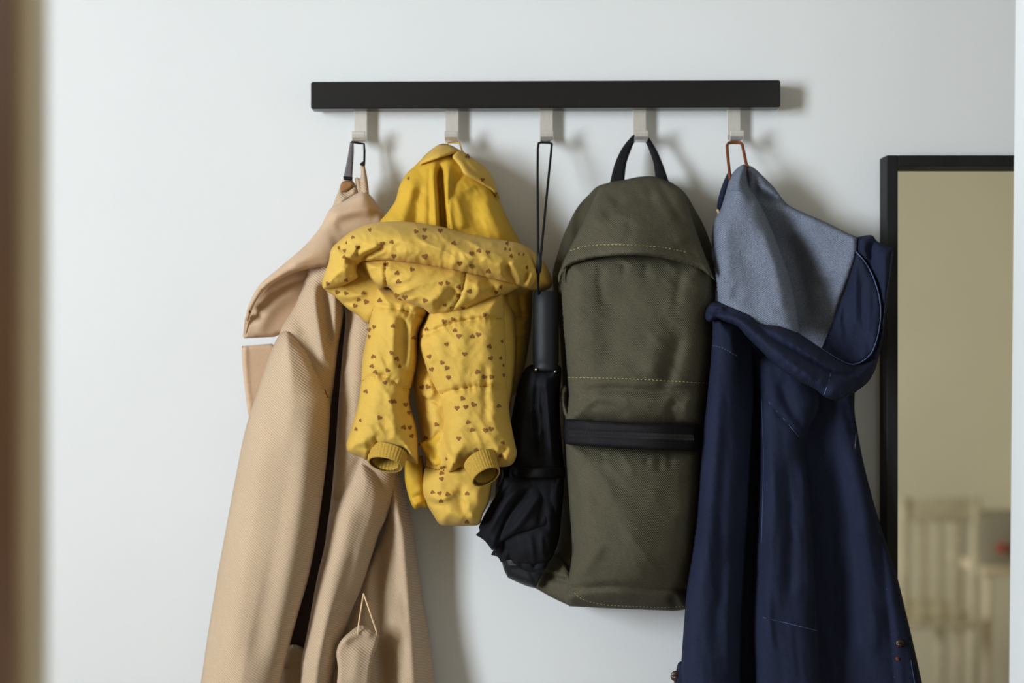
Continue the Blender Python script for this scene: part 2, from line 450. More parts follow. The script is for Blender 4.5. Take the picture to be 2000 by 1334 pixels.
for i, hx in enumerate(HX):
    z = P(hx, 211 - (hx - 1000) * 0.0033, 13)[2]; x = P(hx, 0, 13)[0]
    if hook_me is None:
        o = obj('hook', [(a + x, b, c + z) for a, b, c in hv], hf, M['steel'], rk, smooth=False, loc=(x, -0.013, z))
        bmh = bmesh.new(); bmh.from_mesh(o.data); bmesh.ops.recalc_face_normals(bmh, faces=bmh.faces)
        bmesh.ops.bevel(bmh, geom=[e for e in bmh.edges if e.is_manifold and e.calc_face_angle(0) > 1.2], offset=0.0005, segments=1, affect='EDGES'); bmh.to_mesh(o.data); bmh.free()
        hook_me = o.data
    else:
        o = bpy.data.objects.new('hook', hook_me); COL.objects.link(o); o.parent = rk
        o.location = Vector((x, -0.013, z)) - wloc(rk)

# ------------------------------------------------------------------ mirror
mr = thing('wall_mirror', (0.64, -0.03, 0.62), 'tall mirror in a square black frame right of the navy jacket', 'mirror')
ml, mt = P(1732, 303, 33)[0], P(1732, 303, 33)[2]
il = P(1754, 0, 33)[0]; fw = il - ml
mri, mbo = ml + 0.46, 0.62
def fr_piece(lo, hi): MB().box(lo, hi, 0.0012).build('frame_rail', M['mframe'], mr, smooth=False)
fr_piece((ml, -0.033, mbo), (ml + fw, -0.001, mt)); fr_piece((mri - fw, -0.033, mbo), (mri, -0.001, mt))
fr_piece((ml + fw, -0.033, mt - fw), (mri - fw, -0.001, mt)); fr_piece((ml + fw, -0.033, mbo), (mri - fw, -0.001, mbo + fw))
MB().box((ml + fw - .004, -0.008, mbo + fw - .004), (mri - fw + .004, -0.004, mt - fw + .004)).build('mirror_glass', M['glass'], mr, smooth=False)

def loop_strap(pts, r, mat, parent, name, n=8, flat=1.0):
    return MB().tube([P(*p) for p in pts], r, n=n, flat=flat).build(name, mat, parent)

# ------------------------------------------------------------------ camel coat
ct = thing('wool_coat', P(600, 1560, 60), 'camel wool coat with drooping notched collar on the leftmost hook', 'coat')
puff('hanging_loop', [(684, 277, 1), (691, 277, 1), (691, 300), (688, 348, 1), (671, 346, 1), (678, 312)], [(687, 277, 36), (680, 348, 46)], 2.0, 4, M['strapgrey'], ct, res=3, back=1, label='grey woven hanging strap')
loop_strap([(686, 277, 33), (700, 279.5, 33), (711, 281, 32), (712, 295, 30), (711.5, 318, 36), (710, 330, 40)], 0.0013, M['blackcloth'], ct, 'hanging_cord')
puff('strap_end', [(670, 344, 1), (689, 346, 1), (688, 353, 1), (671, 351, 1)], 48, 2.5, 3, M['blackcloth'], ct, res=2.5, back=1)
puff('strap_tip', [(703, 321), (707, 316), (713, 315), (713, 323), (708, 325)], 40, 3, 4, M['blackcloth'], ct, res=2.5, back=1)
puff('neck_tab', [(704, 322, 1), (712, 321, 1), (717, 345), (721, 378, 1), (700, 392, 1), (696, 365), (693, 350), (698, 346), (703, 349), (705, 336)], [(707, 322, 36), (712, 390, 52)], 7, 8, M['coat'], ct, res=3, folds=[([(704, 350), (705, 388)], 3, -5, 'v')])
puff('neck_facing', [(671, 349, 1), (688, 351, 1), (697, 366), (704, 392), (672, 425), (640, 430, 1), (650, 402), (661, 372)], [(680, 349, 42), (660, 425, 46)], 10, 12, M['coat'], ct, res=3,
     folds=[([(666, 368), (676, 378), (690, 360)], 6, -7), ([(660, 400), (686, 375), (698, 370)], 5, 5), ([(655, 410), (700, 380)], 4, -4, 'v')])
puff('neck_lining', [(668, 356), (685, 353), (690, 362), (680, 371), (668, 376), (664, 368)], [(676, 355, 51), (674, 376, 51)], 2, 5, M['necklining'], ct, res=3, back=1, label='warm brown lining showing inside the neck')
# under collar (shaded inside of the turned collar)
puff('collar_underside', [(474, 657, 1), (477, 661, 1), (536, 658, 1), (575, 640), (640, 600), (660, 520), (600, 515), (545, 530), (512, 562), (492, 590), (482, 622)],
     [(475, 655, 74), (536, 657, 62), (600, 560, 56), (510, 570, 78), (650, 540, 52)], 6, 10, M['coatplain'], ct, res=5,
     folds=[([(485, 640), (505, 590), (555, 552), (620, 535)], 16, -9), ([(500, 655), (530, 600), (590, 560)], 14, 4)], back=3)
# upper collar leaf
puff('collar', [(706, 374), (722, 380), (738, 400), (754, 420), (778, 470), (770, 512, 1), (700, 517), (640, 521), (609, 524), (579, 531), (552, 543), (522, 562), (502, 586), (489, 615), (480, 650), (475, 655, 1), (478, 625), (484, 600), (496, 573), (511, 552), (545, 523), (594, 481), (625, 444), (645, 408), (672, 392)],
     [(705, 378, 52), (645, 420, 60), (590, 500, 84), (500, 570, 88), (480, 640, 80), (640, 515, 80), (760, 500, 34)], 20, 34, M['coatplain'], ct, res=5, power=2.2,
     folds=[([(640, 425), (690, 412), (735, 412)], 10, 4), ([(650, 445), (700, 428), (745, 430)], 12, -4), ([(660, 470), (610, 495), (560, 520)], 22, 4),
            ([(486, 600), (500, 577), (530, 550), (575, 527), (640, 515)], 4, 2.5, 'G')], wr=[(1.2, 60, 2, 0.5, 3)])
puff('lapel', [(472, 676, 1), (531, 671, 1), (560, 700), (530, 800), (500, 850), (484, 806, 1), (477, 750), (473, 705)], [(475, 680, 60), (560, 780, 40)], 5, 8, M['coatplain'], ct, res=5,
     folds=[([(478, 680), (480, 740), (487, 800)], 5, 2.5, 'G')], back=2)
# shoulder and left sleeve
sh, fsh = puff('front_panel', [(606, 520), (650, 505), (672, 540), (671, 610), (660, 680), (653, 740), (646, 790), (636, 860), (610, 880), (560, 760), (545, 655), (570, 605), (590, 560)],
     [(620, 525, 58), (570, 650, 62), (650, 780, 62)], 34, 44, M['coat'], ct,
     folds=[([(612, 540), (612, 580), (624, 650), (640, 720)], 13, 10), ([(632, 545), (636, 600), (648, 700)], 10, -9), ([(655, 560), (655, 640), (646, 740)], 9, 7), ([(590, 580), (585, 620), (600, 660)], 14, -5)])
sl, fsl = puff('sleeve', [(561, 643), (583, 661), (609, 699), (629, 745), (643, 778), (644, 820), (640, 880), (632, 950), (618, 1050), (602, 1130), (582, 1200), (562, 1275), (547, 1340), (515, 1470), (500, 1540, 1), (360, 1540, 1), (375, 1440), (392, 1334), (405, 1245), (425, 1122), (445, 1012), (462, 922), (476, 852), (490, 802), (510, 742), (530, 684), (545, 655)],
     [(560, 650, 78), (500, 800, 60), (640, 800, 80), (420, 1200, 62), (600, 1150, 84), (440, 1500, 70)], 62, 105, M['coat'], ct, res=6, power=2.0,
     folds=[([(520, 800), (500, 950), (470, 1150), (445, 1330)], 18, 5), ([(560, 830), (548, 960), (520, 1150), (490, 1330)], 22, -5), ([(600, 800), (592, 950), (565, 1130), (530, 1330)], 20, 4),
            ([(561, 646), (583, 664), (609, 702), (629, 748), (642, 779)], 3, -6, 'V'), ([(575, 672), (598, 706), (620, 752)], 10, 4),
            ([(623, 945), (610, 1040), (594, 1120), (574, 1195), (552, 1275), (533, 1340)], 2.5, -2.5, 'V')], wr=[(2.0, 130, 3, 1.35, 5), (0.8, 50, 2, 1.35, 6)])
cordline(fsl, [(563, 648), (583, 664), (609, 702), (629, 748), (640, 776)], M['leather'], sl, r=0.0005, lift=-0.1)
# lining panel whose dark colour stands in for shade in the gap between panels
puff('lining', [(655, 560, 1), (700, 560, 1), (700, 900), (690, 1540, 1), (520, 1540, 1), (560, 1200), (620, 900), (645, 700)], 26, 6, 20, M['coatgapshade'], ct, res=12, back=2)
puff('inner_fold', [(560, 1265), (585, 1262), (612, 1290), (610, 1540, 1), (540, 1540, 1), (548, 1320)], 42, 12, 20, M['coat'], ct, res=6, folds=[([(555, 1310), (590, 1290)], 6, -4)])
# right half: body panel and second sleeve
rb, frb = puff('front_panel', [(680, 580), (760, 560, 1), (790, 700), (780, 900), (760, 1000), (690, 1120), (640, 1150), (636, 1060), (646, 980), (655, 880), (661, 790), (668, 700), (675, 630)],
     [(680, 600, 50), (650, 900, 60), (770, 700, 50), (700, 1100, 60)], 26, 40, M['coat'], ct, res=6,
     folds=[([(700, 640), (692, 760), (680, 900)], 22, 5), ([(701, 897), (674, 942), (651, 992), (642, 1025)], 4, -5, 'V')], wr=[(1.5, 90, 3, 1.5, 8)])
s2, fs2 = puff('sleeve', [(700, 897), (728, 905), (748, 926), (756, 960), (755, 990), (746, 1022), (727, 1083), (707, 1145), (685, 1198), (666, 1252), (647, 1336), (630, 1430), (620, 1540, 1), (555, 1540, 1), (570, 1430), (586, 1334), (589, 1290), (601, 1230), (619, 1130), (631, 1080), (641, 1030), (651, 993), (674, 943)],
     [(700, 900, 60), (640, 1050, 66), (755, 970, 50), (600, 1300, 74), (620, 1500, 76)], 42, 52, M['coat'], ct, res=5,
     folds=[([(720, 925), (735, 960), (722, 1030), (690, 1110)], 12, 3), ([(690, 960), (670, 1050), (640, 1160), (615, 1320)], 16, 4), ([(702, 900), (675, 945), (652, 996)], 4, -4, 'V'), ([(700, 1060), (672, 1150), (640, 1280)], 10, -3)], wr=[(1.2, 70, 3, 1.3, 9)])
cordline(fs2, [(699, 901), (675, 945), (654, 990)], M['leather'], s2, r=0.0005, lift=-0.1)
puff('back_panel', [(735, 900, 1), (782, 905, 1), (793, 962), (809, 1043), (823, 1147), (838, 1236), (849, 1340), (862, 1540, 1), (600, 1540, 1), (640, 1300), (690, 1180), (712, 1120), (742, 1050), (752, 990)],
     [(760, 920, 40), (830, 1200, 16), (700, 1200, 30), (760, 1400, 40)], 30, 40, M['coat'], ct, res=6,
     folds=[([(764, 940), (772, 990), (786, 1030), (792, 1100), (800, 1220), (812, 1400)], 16, 16), ([(752, 1060), (738, 1140), (745, 1240), (748, 1400)], 14, -14), ([(820, 1180), (830, 1300), (838, 1420)], 12, -6), ([(770, 1230), (785, 1330), (790, 1440)], 14, 8)], wr=[(1.5, 70, 3, 1.4, 12)])
# belt folded over and its thread loop
bl, fbl = puff('belt', [(707, 1221), (742, 1238, 1), (736, 1262), (729, 1284), (722, 1336), (716, 1440), (712, 1500, 1), (652, 1500, 1), (655, 1400), (658, 1336), (660, 1306), (657, 1276), (663, 1255), (681, 1236)],
     [(707, 1222, 80), (665, 1260, 94), (725, 1300, 92), (690, 1480, 90)], 7, 7, M['coat'], ct, res=4, folds=[([(666, 1262), (680, 1246), (705, 1236), (733, 1243)], 9, 5), ([(700, 1262), (690, 1340)], 14, 3)], back=8)
loop_strap([(710, 1159, 92), (705, 1190, 96), (700, 1222, 96), (699, 1240, 98)], 0.0009, M['thread'], ct, 'belt_loop', n=6)
loop_strap([(710, 1159, 92), (722, 1194, 98), (735, 1232, 97), (736, 1242, 94)], 0.0009, M['thread'], ct, 'belt_loop', n=6)

# ------------------------------------------------------------------ mustard puffer jacket
yj = thing('puffer_jacket', P(870, 1026, 80), 'mustard yellow padded child jacket printed with small brown hearts', 'jacket')
def hearts(f, pts, parent, size=5.3):
    rr = random.Random(len(pts) * 7 + 3); n = 14
    fc = [(k, (k + 1) % n, n + (k + 1) % n, n + k) for k in range(n)] + [(n + k, n + (k + 1) % n, 2 * n) for k in range(n)]
    for p in pts:
        x, y = p[0], p[1]; a = rad(rr.choice([0, 0, 10, -15, 25, 180, 190, 165, 30, -25, 200])); s = size * rr.uniform(0.88, 1.1) * (p[2] if len(p) > 2 else 1)
        sx = p[3] if len(p) > 3 else 1.0
        ring = []
        for k in range(n):
            t = 2 * math.pi * k / n
            hx = 16 * math.sin(t) ** 3 / 17; hy = -(13 * math.cos(t) - 5 * math.cos(2 * t) - 2 * math.cos(3 * t) - math.cos(4 * t)) / 16
            ring.append((x + sx * s * (hx * math.cos(a) - hy * math.sin(a)), y + s * (hx * math.sin(a) + hy * math.cos(a))))
        mid = [(x + (u - x) * .5, y + (v - y) * .5) for u, v in ring]
        obj('heart_print', on(f, ring + mid + [(x, y)], 0.55), fc, M['heart'], parent, recalc=False)
def c3(l): return [(600 + p[0] / 3.606, 270 + p[1] / 3.606) + tuple(p[2:]) for p in l]
def c4(l): return [(600 + p[0] / 2.78, 580 + p[1] / 2.78) + tuple(p[2:]) for p in l]

loop_strap([(876, 292, 40), (874, 279, 36), (884, 278.5, 32), (897, 279, 33), (902, 293, 42), (908, 305, 52)], 0.0010, M['yellow'], yj, 'hanging_loop', n=6)
# hood: lining side facing out
hd, fhd = puff('hood', [(735, 500, 1), (741, 436), (755, 417), (772, 392), (780, 364), (794, 339), (811, 323), (826, 308), (844, 293), (858, 284), (872, 283), (888, 288), (905, 297), (924, 311), (944, 325), (958, 342), (966, 361), (974, 386), (988, 420), (1002, 447), (1018, 480), (1020, 520, 1)],
     [(870, 290, 38), (740, 440, 84), (1010, 460, 52), (870, 480, 70)], 44, 62, M['yellowlining'], yj, res=3.4,
     folds=[([(862, 318), (859, 345), (862, 385), (864, 418), (868, 470)], 8, -26), ([(850, 316), (849, 345), (852, 400), (853, 460)], 7, 7), ([(880, 312), (874, 345), (872, 400), (884, 470)], 9, 9),
            ([(838, 330), (838, 380), (838, 445)], 2.5, -3, 'V'), ([(904, 341), (888, 359), (878, 386), (875, 414), (879, 450)], 3, -4, 'V'),
            ([(812, 345), (792, 395), (778, 450)], 13, 6), ([(822, 360), (815, 400), (808, 450)], 11, -7), ([(915, 365), (925, 410), (935, 460)], 20, -6), ([(945, 380), (965, 430), (985, 470)], 14, 5),
            ([(890, 380), (900, 420), (905, 450)], 10, 5), ([(756, 428), (775, 440), (800, 470)], 12, 5)],
     wr=[(2.2, 45, 2.2, 1.3, 21), (1.3, 24, 2.5, 1.2, 22, 1), (0.5, 10, 2, 1.0, 23, 1)])
cordline(fhd, [(838, 330), (838, 380), (838, 445)], M['yseam'], hd, r=0.0004, lift=0)
cordline(fhd, [(904, 341), (888, 359), (878, 386), (875, 414), (879, 447)], M['yseam'], hd, r=0.0004, lift=0)
rm, frm = puff('hood_rim', [(817, 323, 1), (826, 307), (844, 291), (858, 282), (872, 281), (888, 287), (900, 297, 1), (880, 302), (863, 307), (841, 315)], [(858, 284, 50), (820, 322, 76), (895, 297, 66), (860, 305, 84)], 10, 12, M['yellow'], yj, res=3, folds=[([(835, 308), (860, 296), (890, 294)], 5, 2.5)], wr=[(1.0, 14, 2.5, -0.5, 201, 1)])
rm2, frm2 = puff('hood_rim', [(896, 293, 1), (908, 298), (926, 311), (946, 325), (960, 342), (968, 361), (978, 392, 1), (958, 372), (933, 355), (908, 342), (897, 324), (884, 308), (888, 298)], [(900, 300, 66), (975, 385, 58), (905, 338, 88), (950, 340, 62)], 10, 12, M['yellow'], yj, res=3, folds=[([(903, 308), (918, 328), (945, 350), (965, 370)], 4, -2)], wr=[(1.0, 14, 2.5, 0.8, 202, 1)])
hearts(frm2, c3([(1130, 127), (1235, 292), (1333, 390, .8, .6)]), rm2)
hearts(fhd, c3([(712, 282, .9, .7)]), hd)
# body behind the sleeves
bd, fbd = puff('body', [(820, 560, 1), (985, 560, 1), (1010, 620), (1008, 720), (990, 830), (975, 900), (962, 940), (955, 980), (943, 1005), (936, 1024), (913, 1027), (877, 1027), (859, 1024), (846, 1006), (834, 985), (824, 955), (826, 925), (830, 895), (822, 860), (815, 800), (806, 755), (808, 690)],
     [(820, 600, 70), (990, 600, 60), (880, 1000, 92), (900, 800, 84), (830, 900, 84)], 46, 42, M['yellow'], yj, res=3.4,
     folds=[([(832, 912), (850, 918), (872, 916), (900, 915)], 4, -9, 'V'), ([(846, 760), (826, 785), (822, 830)], 4, -6, 'v'), ([(826, 778), (843, 782), (860, 790)], 3, -5, 'v'), ([(834, 735), (843, 765), (828, 780)], 8, 5),
            ([(838, 965), (860, 975), (890, 960)], 7, 4), ([(832, 975), (850, 985), (868, 985)], 6, -4), ([(905, 940), (900, 975), (912, 1015)], 9, -4), ([(930, 950), (934, 985), (925, 1020)], 10, 4), ([(868, 1000), (900, 1010), (930, 1012)], 10, 4), ([(858, 840), (850, 860), (838, 862)], 6, -6)],
     wr=[(2.4, 30, 1.5, 0.6, 31, 1), (1.2, 14, 1.5, 1.0, 32)])
stitches(fbd, [(832, 911), (850, 917), (872, 916)], M['yseam'], bd, dash=4, gap=2, r=0.0008)
puff('pocket_flap', [(819, 866, 1), (840, 856), (862, 838), (872, 850), (872, 905), (850, 910), (834, 893)], [(820, 866, 118), (870, 850, 124), (850, 905, 122)], 6, 9, M['yellowlining'], yj, res=3.4, folds=[([(826, 870), (845, 880), (852, 900)], 6, -4)])
puff('lining_hem', [(790, 890, 1), (826, 890, 1), (830, 930), (836, 985), (832, 992), (822, 990), (812, 995), (804, 986), (796, 962), (791, 938)], [(800, 900, 80), (815, 985, 78)], 20, 18, M['yellowlining'], yj, res=3.4, folds=[([(806, 975), (820, 968), (834, 972)], 6, -5), ([(805, 985), (825, 982)], 5, 4)], wr=[(1, 14, 1, 0, 40)])
puff('body_side', [(980, 560, 1), (1040, 560, 1), (1040, 600), (1036, 650), (1024, 720), (1006, 770), (985, 770, 1)], [(990, 600, 62), (1035, 600, 44), (1010, 740, 48)], 26, 22, M['yellow'], yj, res=3.4, folds=[([(1015, 575), (1018, 600), (1020, 625)], 5, -6), ([(990, 612), (1012, 618), (1035, 612)], 6, -6), ([(1000, 650), (1020, 655), (1030, 645)], 7, 5)], wr=[(1.5, 20, 1, 0, 44)])
# left drooping piece of collar
pc, fpc = puff('collar_fold', [(632, 560), (660, 535), (690, 500), (740, 495), (760, 540), (752, 610), (720, 632), (700, 617), (678, 602), (655, 580)], [(640, 565, 98), (740, 570, 104), (715, 625, 98)], 18, 24, M['yellow'], yj, res=3.4,
     folds=[([(655, 575), (685, 580), (720, 570)], 6, 4), ([(668, 590), (690, 592)], 4, -3)], wr=[(1.8, 22, 2, .6, 45, 1)])
hearts(fpc, c3([(211, 1085), (272, 1092), (395, 1090), (361, 1137), (414, 1152), (335, 1180, 0.9)]), pc)
# sleeves
SWR = [(1.6, 34, 2.0, 1.4, 51), (1.3, 20, 2.2, 1.1, 52, 1), (0.5, 9, 1.6, 0.6, 53, 1)]
ls, fls = puff('sleeve', [(735, 560, 1), (838, 575, 1), (838, 605), (832, 622), (818, 652), (816, 700), (808, 742), (800, 772), (802, 797), (812, 828), (817, 862), (817, 908, 1), (792, 898), (768, 889), (740, 884), (716, 898), (704, 893), (690, 888), (679, 881), (677, 865), (690, 825), (701, 781), (706, 738), (708, 699), (719, 645), (726, 602)],
     [(780, 580, 106), (715, 700, 108), (815, 700, 104), (690, 860, 118), (805, 880, 112)], 46, 44, M['yellow'], yj, res=3.4,
     folds=[([(730, 598), (755, 599), (780, 604), (805, 612), (832, 622)], 9, 2.2, 'p'), ([(730, 598), (755, 599), (780, 604), (805, 612), (832, 622)], 4, -8, 'V'), ([(706, 744), (726, 736), (755, 736), (783, 757), (806, 760)], 9, 2.2, 'p'), ([(706, 744), (726, 736), (755, 736), (783, 757), (806, 760)], 4, -8, 'V'),
            ([(790, 612), (788, 660), (786, 720)], 8, -6), ([(770, 610), (768, 660), (765, 725)], 8, 5), ([(806, 622), (803, 680), (798, 735)], 6, 5), ([(783, 757), (795, 735), (808, 720)], 6, -5), ([(785, 760), (778, 790), (790, 825), (810, 860)], 10, -7), ([(765, 760), (770, 800), (772, 850)], 12, 4),
            ([(690, 868), (712, 875), (730, 868)], 6, -4), ([(735, 880), (738, 868), (730, 850)], 5, -5), ([(752, 884), (760, 866)], 5, -4), ([(800, 886), (785, 876), (770, 880)], 4, -6), ([(790, 870), (805, 882), (814, 900)], 5, 4)], wr=SWR)
rs_, frs = puff('sleeve', [(840, 590, 1), (982, 570, 1), (985, 605), (988, 652), (990, 724), (992, 760), (996, 814), (1005, 862), (1009, 886), (1000, 907), (978, 912), (950, 905), (925, 903), (909, 909), (888, 922), (874, 926, 1), (869, 905), (866, 879), (861, 840), (865, 817), (859, 782), (845, 754), (830, 718), (818, 678), (819, 648), (833, 618)],
     [(850, 600, 108), (980, 600, 104), (830, 690, 112), (985, 750, 106), (880, 900, 116), (1000, 890, 112)], 50, 50, M['yellow'], yj, res=3.4,
     folds=[([(819, 660), (852, 643), (906, 626), (960, 621), (986, 623)], 9, 2.2, 'p'), ([(819, 660), (852, 643), (906, 626), (960, 621), (986, 623)], 4, -9, 'V'), ([(855, 772), (880, 764), (906, 758), (945, 754), (991, 757)], 9, 2.2, 'p'), ([(855, 772), (880, 764), (906, 758), (945, 754), (991, 757)], 4, -9, 'V'),
            ([(866, 820), (868, 860), (880, 890), (892, 916)], 4, -7, 'v'), ([(876, 830), (878, 865), (892, 895)], 8, 4), ([(950, 700), (948, 760), (950, 830)], 9, -4), ([(845, 700), (856, 740), (862, 765)], 6, -4), ([(900, 640), (905, 690), (903, 740)], 14, 3),
            ([(985, 870), (978, 890), (962, 897)], 6, -5), ([(1000, 868), (996, 890), (985, 903)], 6, 5), ([(888, 918), (910, 900), (950, 896)], 5, -4)], wr=SWR)
for f_, l_ in ((fls, [(730, 598), (755, 599), (780, 604), (805, 612), (832, 622)]), (fls, [(708, 744), (726, 736), (755, 736), (783, 757), (804, 760)]),
               (frs, [(821, 659), (852, 643), (906, 626), (960, 621), (984, 623)]), (frs, [(857, 771), (880, 764), (906, 758), (945, 754), (989, 757)])):
    stitches(f_, l_, M['yseam'], ls if f_ is fls else rs_, dash=4, gap=2.2, r=0.0006, lift=0.2)
hearts(fls, c3([(510, 1142), (450, 1210, .9, .7)]) + c4([(465, 158), (580, 221), (335, 178), (362, 163, .9, .8), (336, 215, .9, .7), (457, 303), (488, 336), (503, 376, 1, .6), (358, 324), (350, 376), (368, 408), (435, 399), (422, 465), (318, 513), (455, 568), (474, 568), (536, 585), (554, 628), (391, 655), (288, 670, .9, .7), (264, 718, .9, .8), (525, 708), (558, 709), (568, 755), (397, 822)]), ls)
hearts(frs, c4([(648, 175), (801, 181), (822, 213), (744, 133), (789, 121), (896, 214), (928, 204), (756, 257), (990, 269), (852, 309), (662, 324), (731, 357), (758, 385), (674, 393), (766, 437), (997, 333), (1052, 332, .9, .8), (1066, 371, .9, .5), (1058, 240, .9, .6), (924, 407), (961, 434), (1001, 435), (1068, 425, .9, .6), (842, 551), (903, 584), (812, 603), (859, 597), (1041, 592), (873, 679), (895, 722), (967, 724), (998, 716), (822, 768), (917, 832), (1062, 790), (1053, 862), (690, 520, .9, .7), (962, 98), (755, 880, .8, .6)]), rs_)
hearts(fbd, c4([(622, 490), (655, 488), (642, 764), (700, 693), (736, 930), (729, 956), (728, 987), (680, 1060), (718, 1065), (762, 1070), (867, 1067), (726, 1108), (867, 1222), (606, 800, .8, .7)]), bd)

def cuff(cx, cy, rx, ry, ang, d0, tilt, up, length, parent, ribs=34, grow=1.12):
    """knit cuff: ring opening downwards and forwards, going up into the sleeve along `up` (px)"""
    n = 136; V = []; ca, sa = math.cos(rad(ang)), math.sin(rad(ang))
    def ring(u, s, dd, rib):
        for k in range(n):
            t = 2 * math.pi * k / n; q = s * (1 + rib * math.cos(ribs * t))
            ex, ey = rx * q * math.cos(t), ry * q * math.sin(t)
            X = cx + ex * ca - ey * sa + up[0] * u; Y = cy + ex * sa + ey * ca + up[1] * u
            V.append(P(X, Y, d0 + dd - tilt * math.sin(t) * q))
    seq = [(1.0, grow, -4, .012), (0.75, 1.08, -2, .018), (0.5, 1.04, 0, .018), (0.25, 1.01, 1, .018), (0.06, 1.0, 2, .014), (0.0, 0.96, 2.5, .006), (0.02, 0.90, 2, .006)]
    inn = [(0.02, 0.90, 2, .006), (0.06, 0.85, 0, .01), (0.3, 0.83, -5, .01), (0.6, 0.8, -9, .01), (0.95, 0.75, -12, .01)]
    def band(seq_, nm, mt, par):
        V.clear(); F = []
        for a in seq_: ring(*a)
        for i in range(len(seq_) - 1):
            for k in range(n): F.append((i * n + k, i * n + (k + 1) % n, (i + 1) * n + (k + 1) % n, (i + 1) * n + k))
        if nm == 'cuff_inside': F.append(tuple((len(seq_) - 1) * n + k for k in range(n)))
        return obj(nm, list(V), F, mt, par)
    o = band(seq, 'cuff', M['yellowrib'], parent)
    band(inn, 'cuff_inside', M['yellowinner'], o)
cuff(752, 908, 35, 14, 14, 144, 14, (6, -26), 1, yj)
cuff(950, 932, 30, 15, -28, 156, 14, (-13, -34), 1, yj)

# collar: lower layer and the big roll in front
lc, flc = puff('collar', [(700, 505, 1), (760, 500), (880, 518), (1000, 545), (1018, 560, 1), (985, 576), (955, 587), (928, 600), (905, 608), (880, 614), (860, 615), (840, 612), (828, 603), (810, 597), (794, 592), (776, 583), (768, 570), (758, 561), (744, 560), (730, 551), (712, 529)],
     [(710, 515, 116), (750, 555, 134), (860, 610, 136), (1010, 562, 102), (900, 520, 128)], 38, 34, M['yellow'], yj, res=3.4,
     folds=[([(755, 512), (752, 533), (754, 558)], 3, -8, 'V'), ([(908, 534), (905, 556), (897, 581), (878, 610)], 3, -7, 'V'), ([(845, 600), (870, 590), (895, 562)], 12, -8), ([(820, 598), (850, 585), (870, 560)], 10, 4), ([(930, 545), (935, 570), (925, 590)], 8, 4), ([(945, 545), (960, 560), (955, 580)], 8, -4), ([(778, 580), (800, 578), (830, 590)], 7, -3), ([(970, 556), (950, 575), (930, 592)], 5, -5)],
     wr=[(1.6, 32, 2.0, -0.4, 61), (1.9, 20, 2.0, -.3, 62, 1), (0.6, 9, 1.6, 0.6, 63, 1)])
cordline(flc, [(756, 514), (752, 533), (755, 556)], M['yseam'], lc, r=0.0005, lift=0)
cordline(flc, [(908, 536), (905, 556), (897, 581), (880, 607)], M['yseam'], lc, r=0.0005, lift=0)
hearts(flc, c3([(555, 888), (737, 924), (632, 949), (641, 1009), (940, 1023), (987, 1019), (1068, 1047), (1140, 1078, 1.1), (1063, 1107), (1365, 1048, .9, .7), (1331, 1087, .9, .8), (829, 1143, 1.2), (629, 1107), (687, 1121), (648, 1138, .8), (970, 1175, .8), (1097, 1198, .9), (1018, 1197, .9)]), lc)
rc, frc = puff('collar', [(629, 556), (632, 540), (642, 512), (647, 487), (664, 469), (689, 450), (719, 438), (752, 433), (794, 433), (836, 438), (872, 445), (905, 455), (933, 460), (974, 468), (1013, 475), (1034, 485), (1055, 503), (1069, 522), (1078, 545), (1076, 561), (1058, 569), (1033, 567), (1010, 561), (977, 551), (933, 540), (877, 529), (822, 518), (761, 510), (725, 511), (703, 514), (697, 528), (699, 541), (680, 553), (658, 562), (634, 565)],
     [(640, 550, 114), (650, 490, 117), (720, 445, 122), (700, 520, 130), (800, 500, 138), (900, 500, 132), (1000, 520, 108), (1070, 545, 72), (870, 445, 118)], 48, 44, M['yellow'], yj, res=3.2,
     folds=[([(725, 511), (761, 510), (822, 517), (877, 528), (933, 539), (990, 554)], 10, 2.0, 'p'), ([(703, 512), (715, 500), (735, 490), (752, 481)], 5, -13), ([(700, 498), (722, 488), (742, 478)], 6, 5), ([(674, 508), (690, 512), (697, 526)], 5, -11), ([(678, 505), (694, 492), (700, 474)], 6, 6), ([(694, 502), (697, 490), (705, 478)], 4, -5), ([(660, 487), (676, 484), (680, 470)], 6, -5), ([(735, 508), (770, 505), (820, 510)], 7, 4), ([(755, 490), (775, 496), (800, 492)], 9, 4), ([(720, 495), (740, 500), (760, 502)], 5, -3),
            ([(690, 540), (670, 540), (645, 550)], 8, -4), ([(988, 515), (992, 535), (1012, 556)], 6, -9), ([(996, 508), (1008, 525), (1020, 555)], 8, 6), ([(1030, 505), (1026, 535), (1022, 560)], 5, -6), ([(1045, 520), (1036, 545), (1028, 562)], 5, 5), ([(1056, 530), (1048, 550), (1042, 564)], 4, -5), ([(880, 500), (905, 510), (920, 520)], 14, 3), ([(860, 490), (885, 497), (905, 495)], 12, -3), ([(940, 500), (965, 515), (990, 530)], 12, 4), ([(640, 545), (665, 555), (695, 545)], 5, 4)],
     wr=[(1.8, 36, 2.0, 0.2, 71), (2.2, 22, 2.0, 0.5, 72, 1), (0.7, 9, 1.6, 0.9, 73, 1)])
hearts(frc, c3([(440, 645, .9, .8), (320, 697, .9, .9), (275, 735, .8, .4), (220, 770, .8, .5), (262, 792, .9, .8), (352, 768), (258, 837, .9, .7), (528, 742), (594, 731), (610, 831), (765, 656), (827, 643), (937, 650), (825, 697), (828, 834, 1.2), (1033, 738), (1158, 812), (1208, 792), (1270, 802), (1073, 883), (1158, 903), (1275, 937), (1408, 740, .9, .7), (1395, 778, .9, .6), (1428, 784, .9, .5), (1437, 828, .9, .7), (1492, 815, .8, .5), (1525, 817, .8, .5), (1548, 910, .8, .6), (143, 1025, .9, .9), (275, 1000, .9, .9)]), rc)

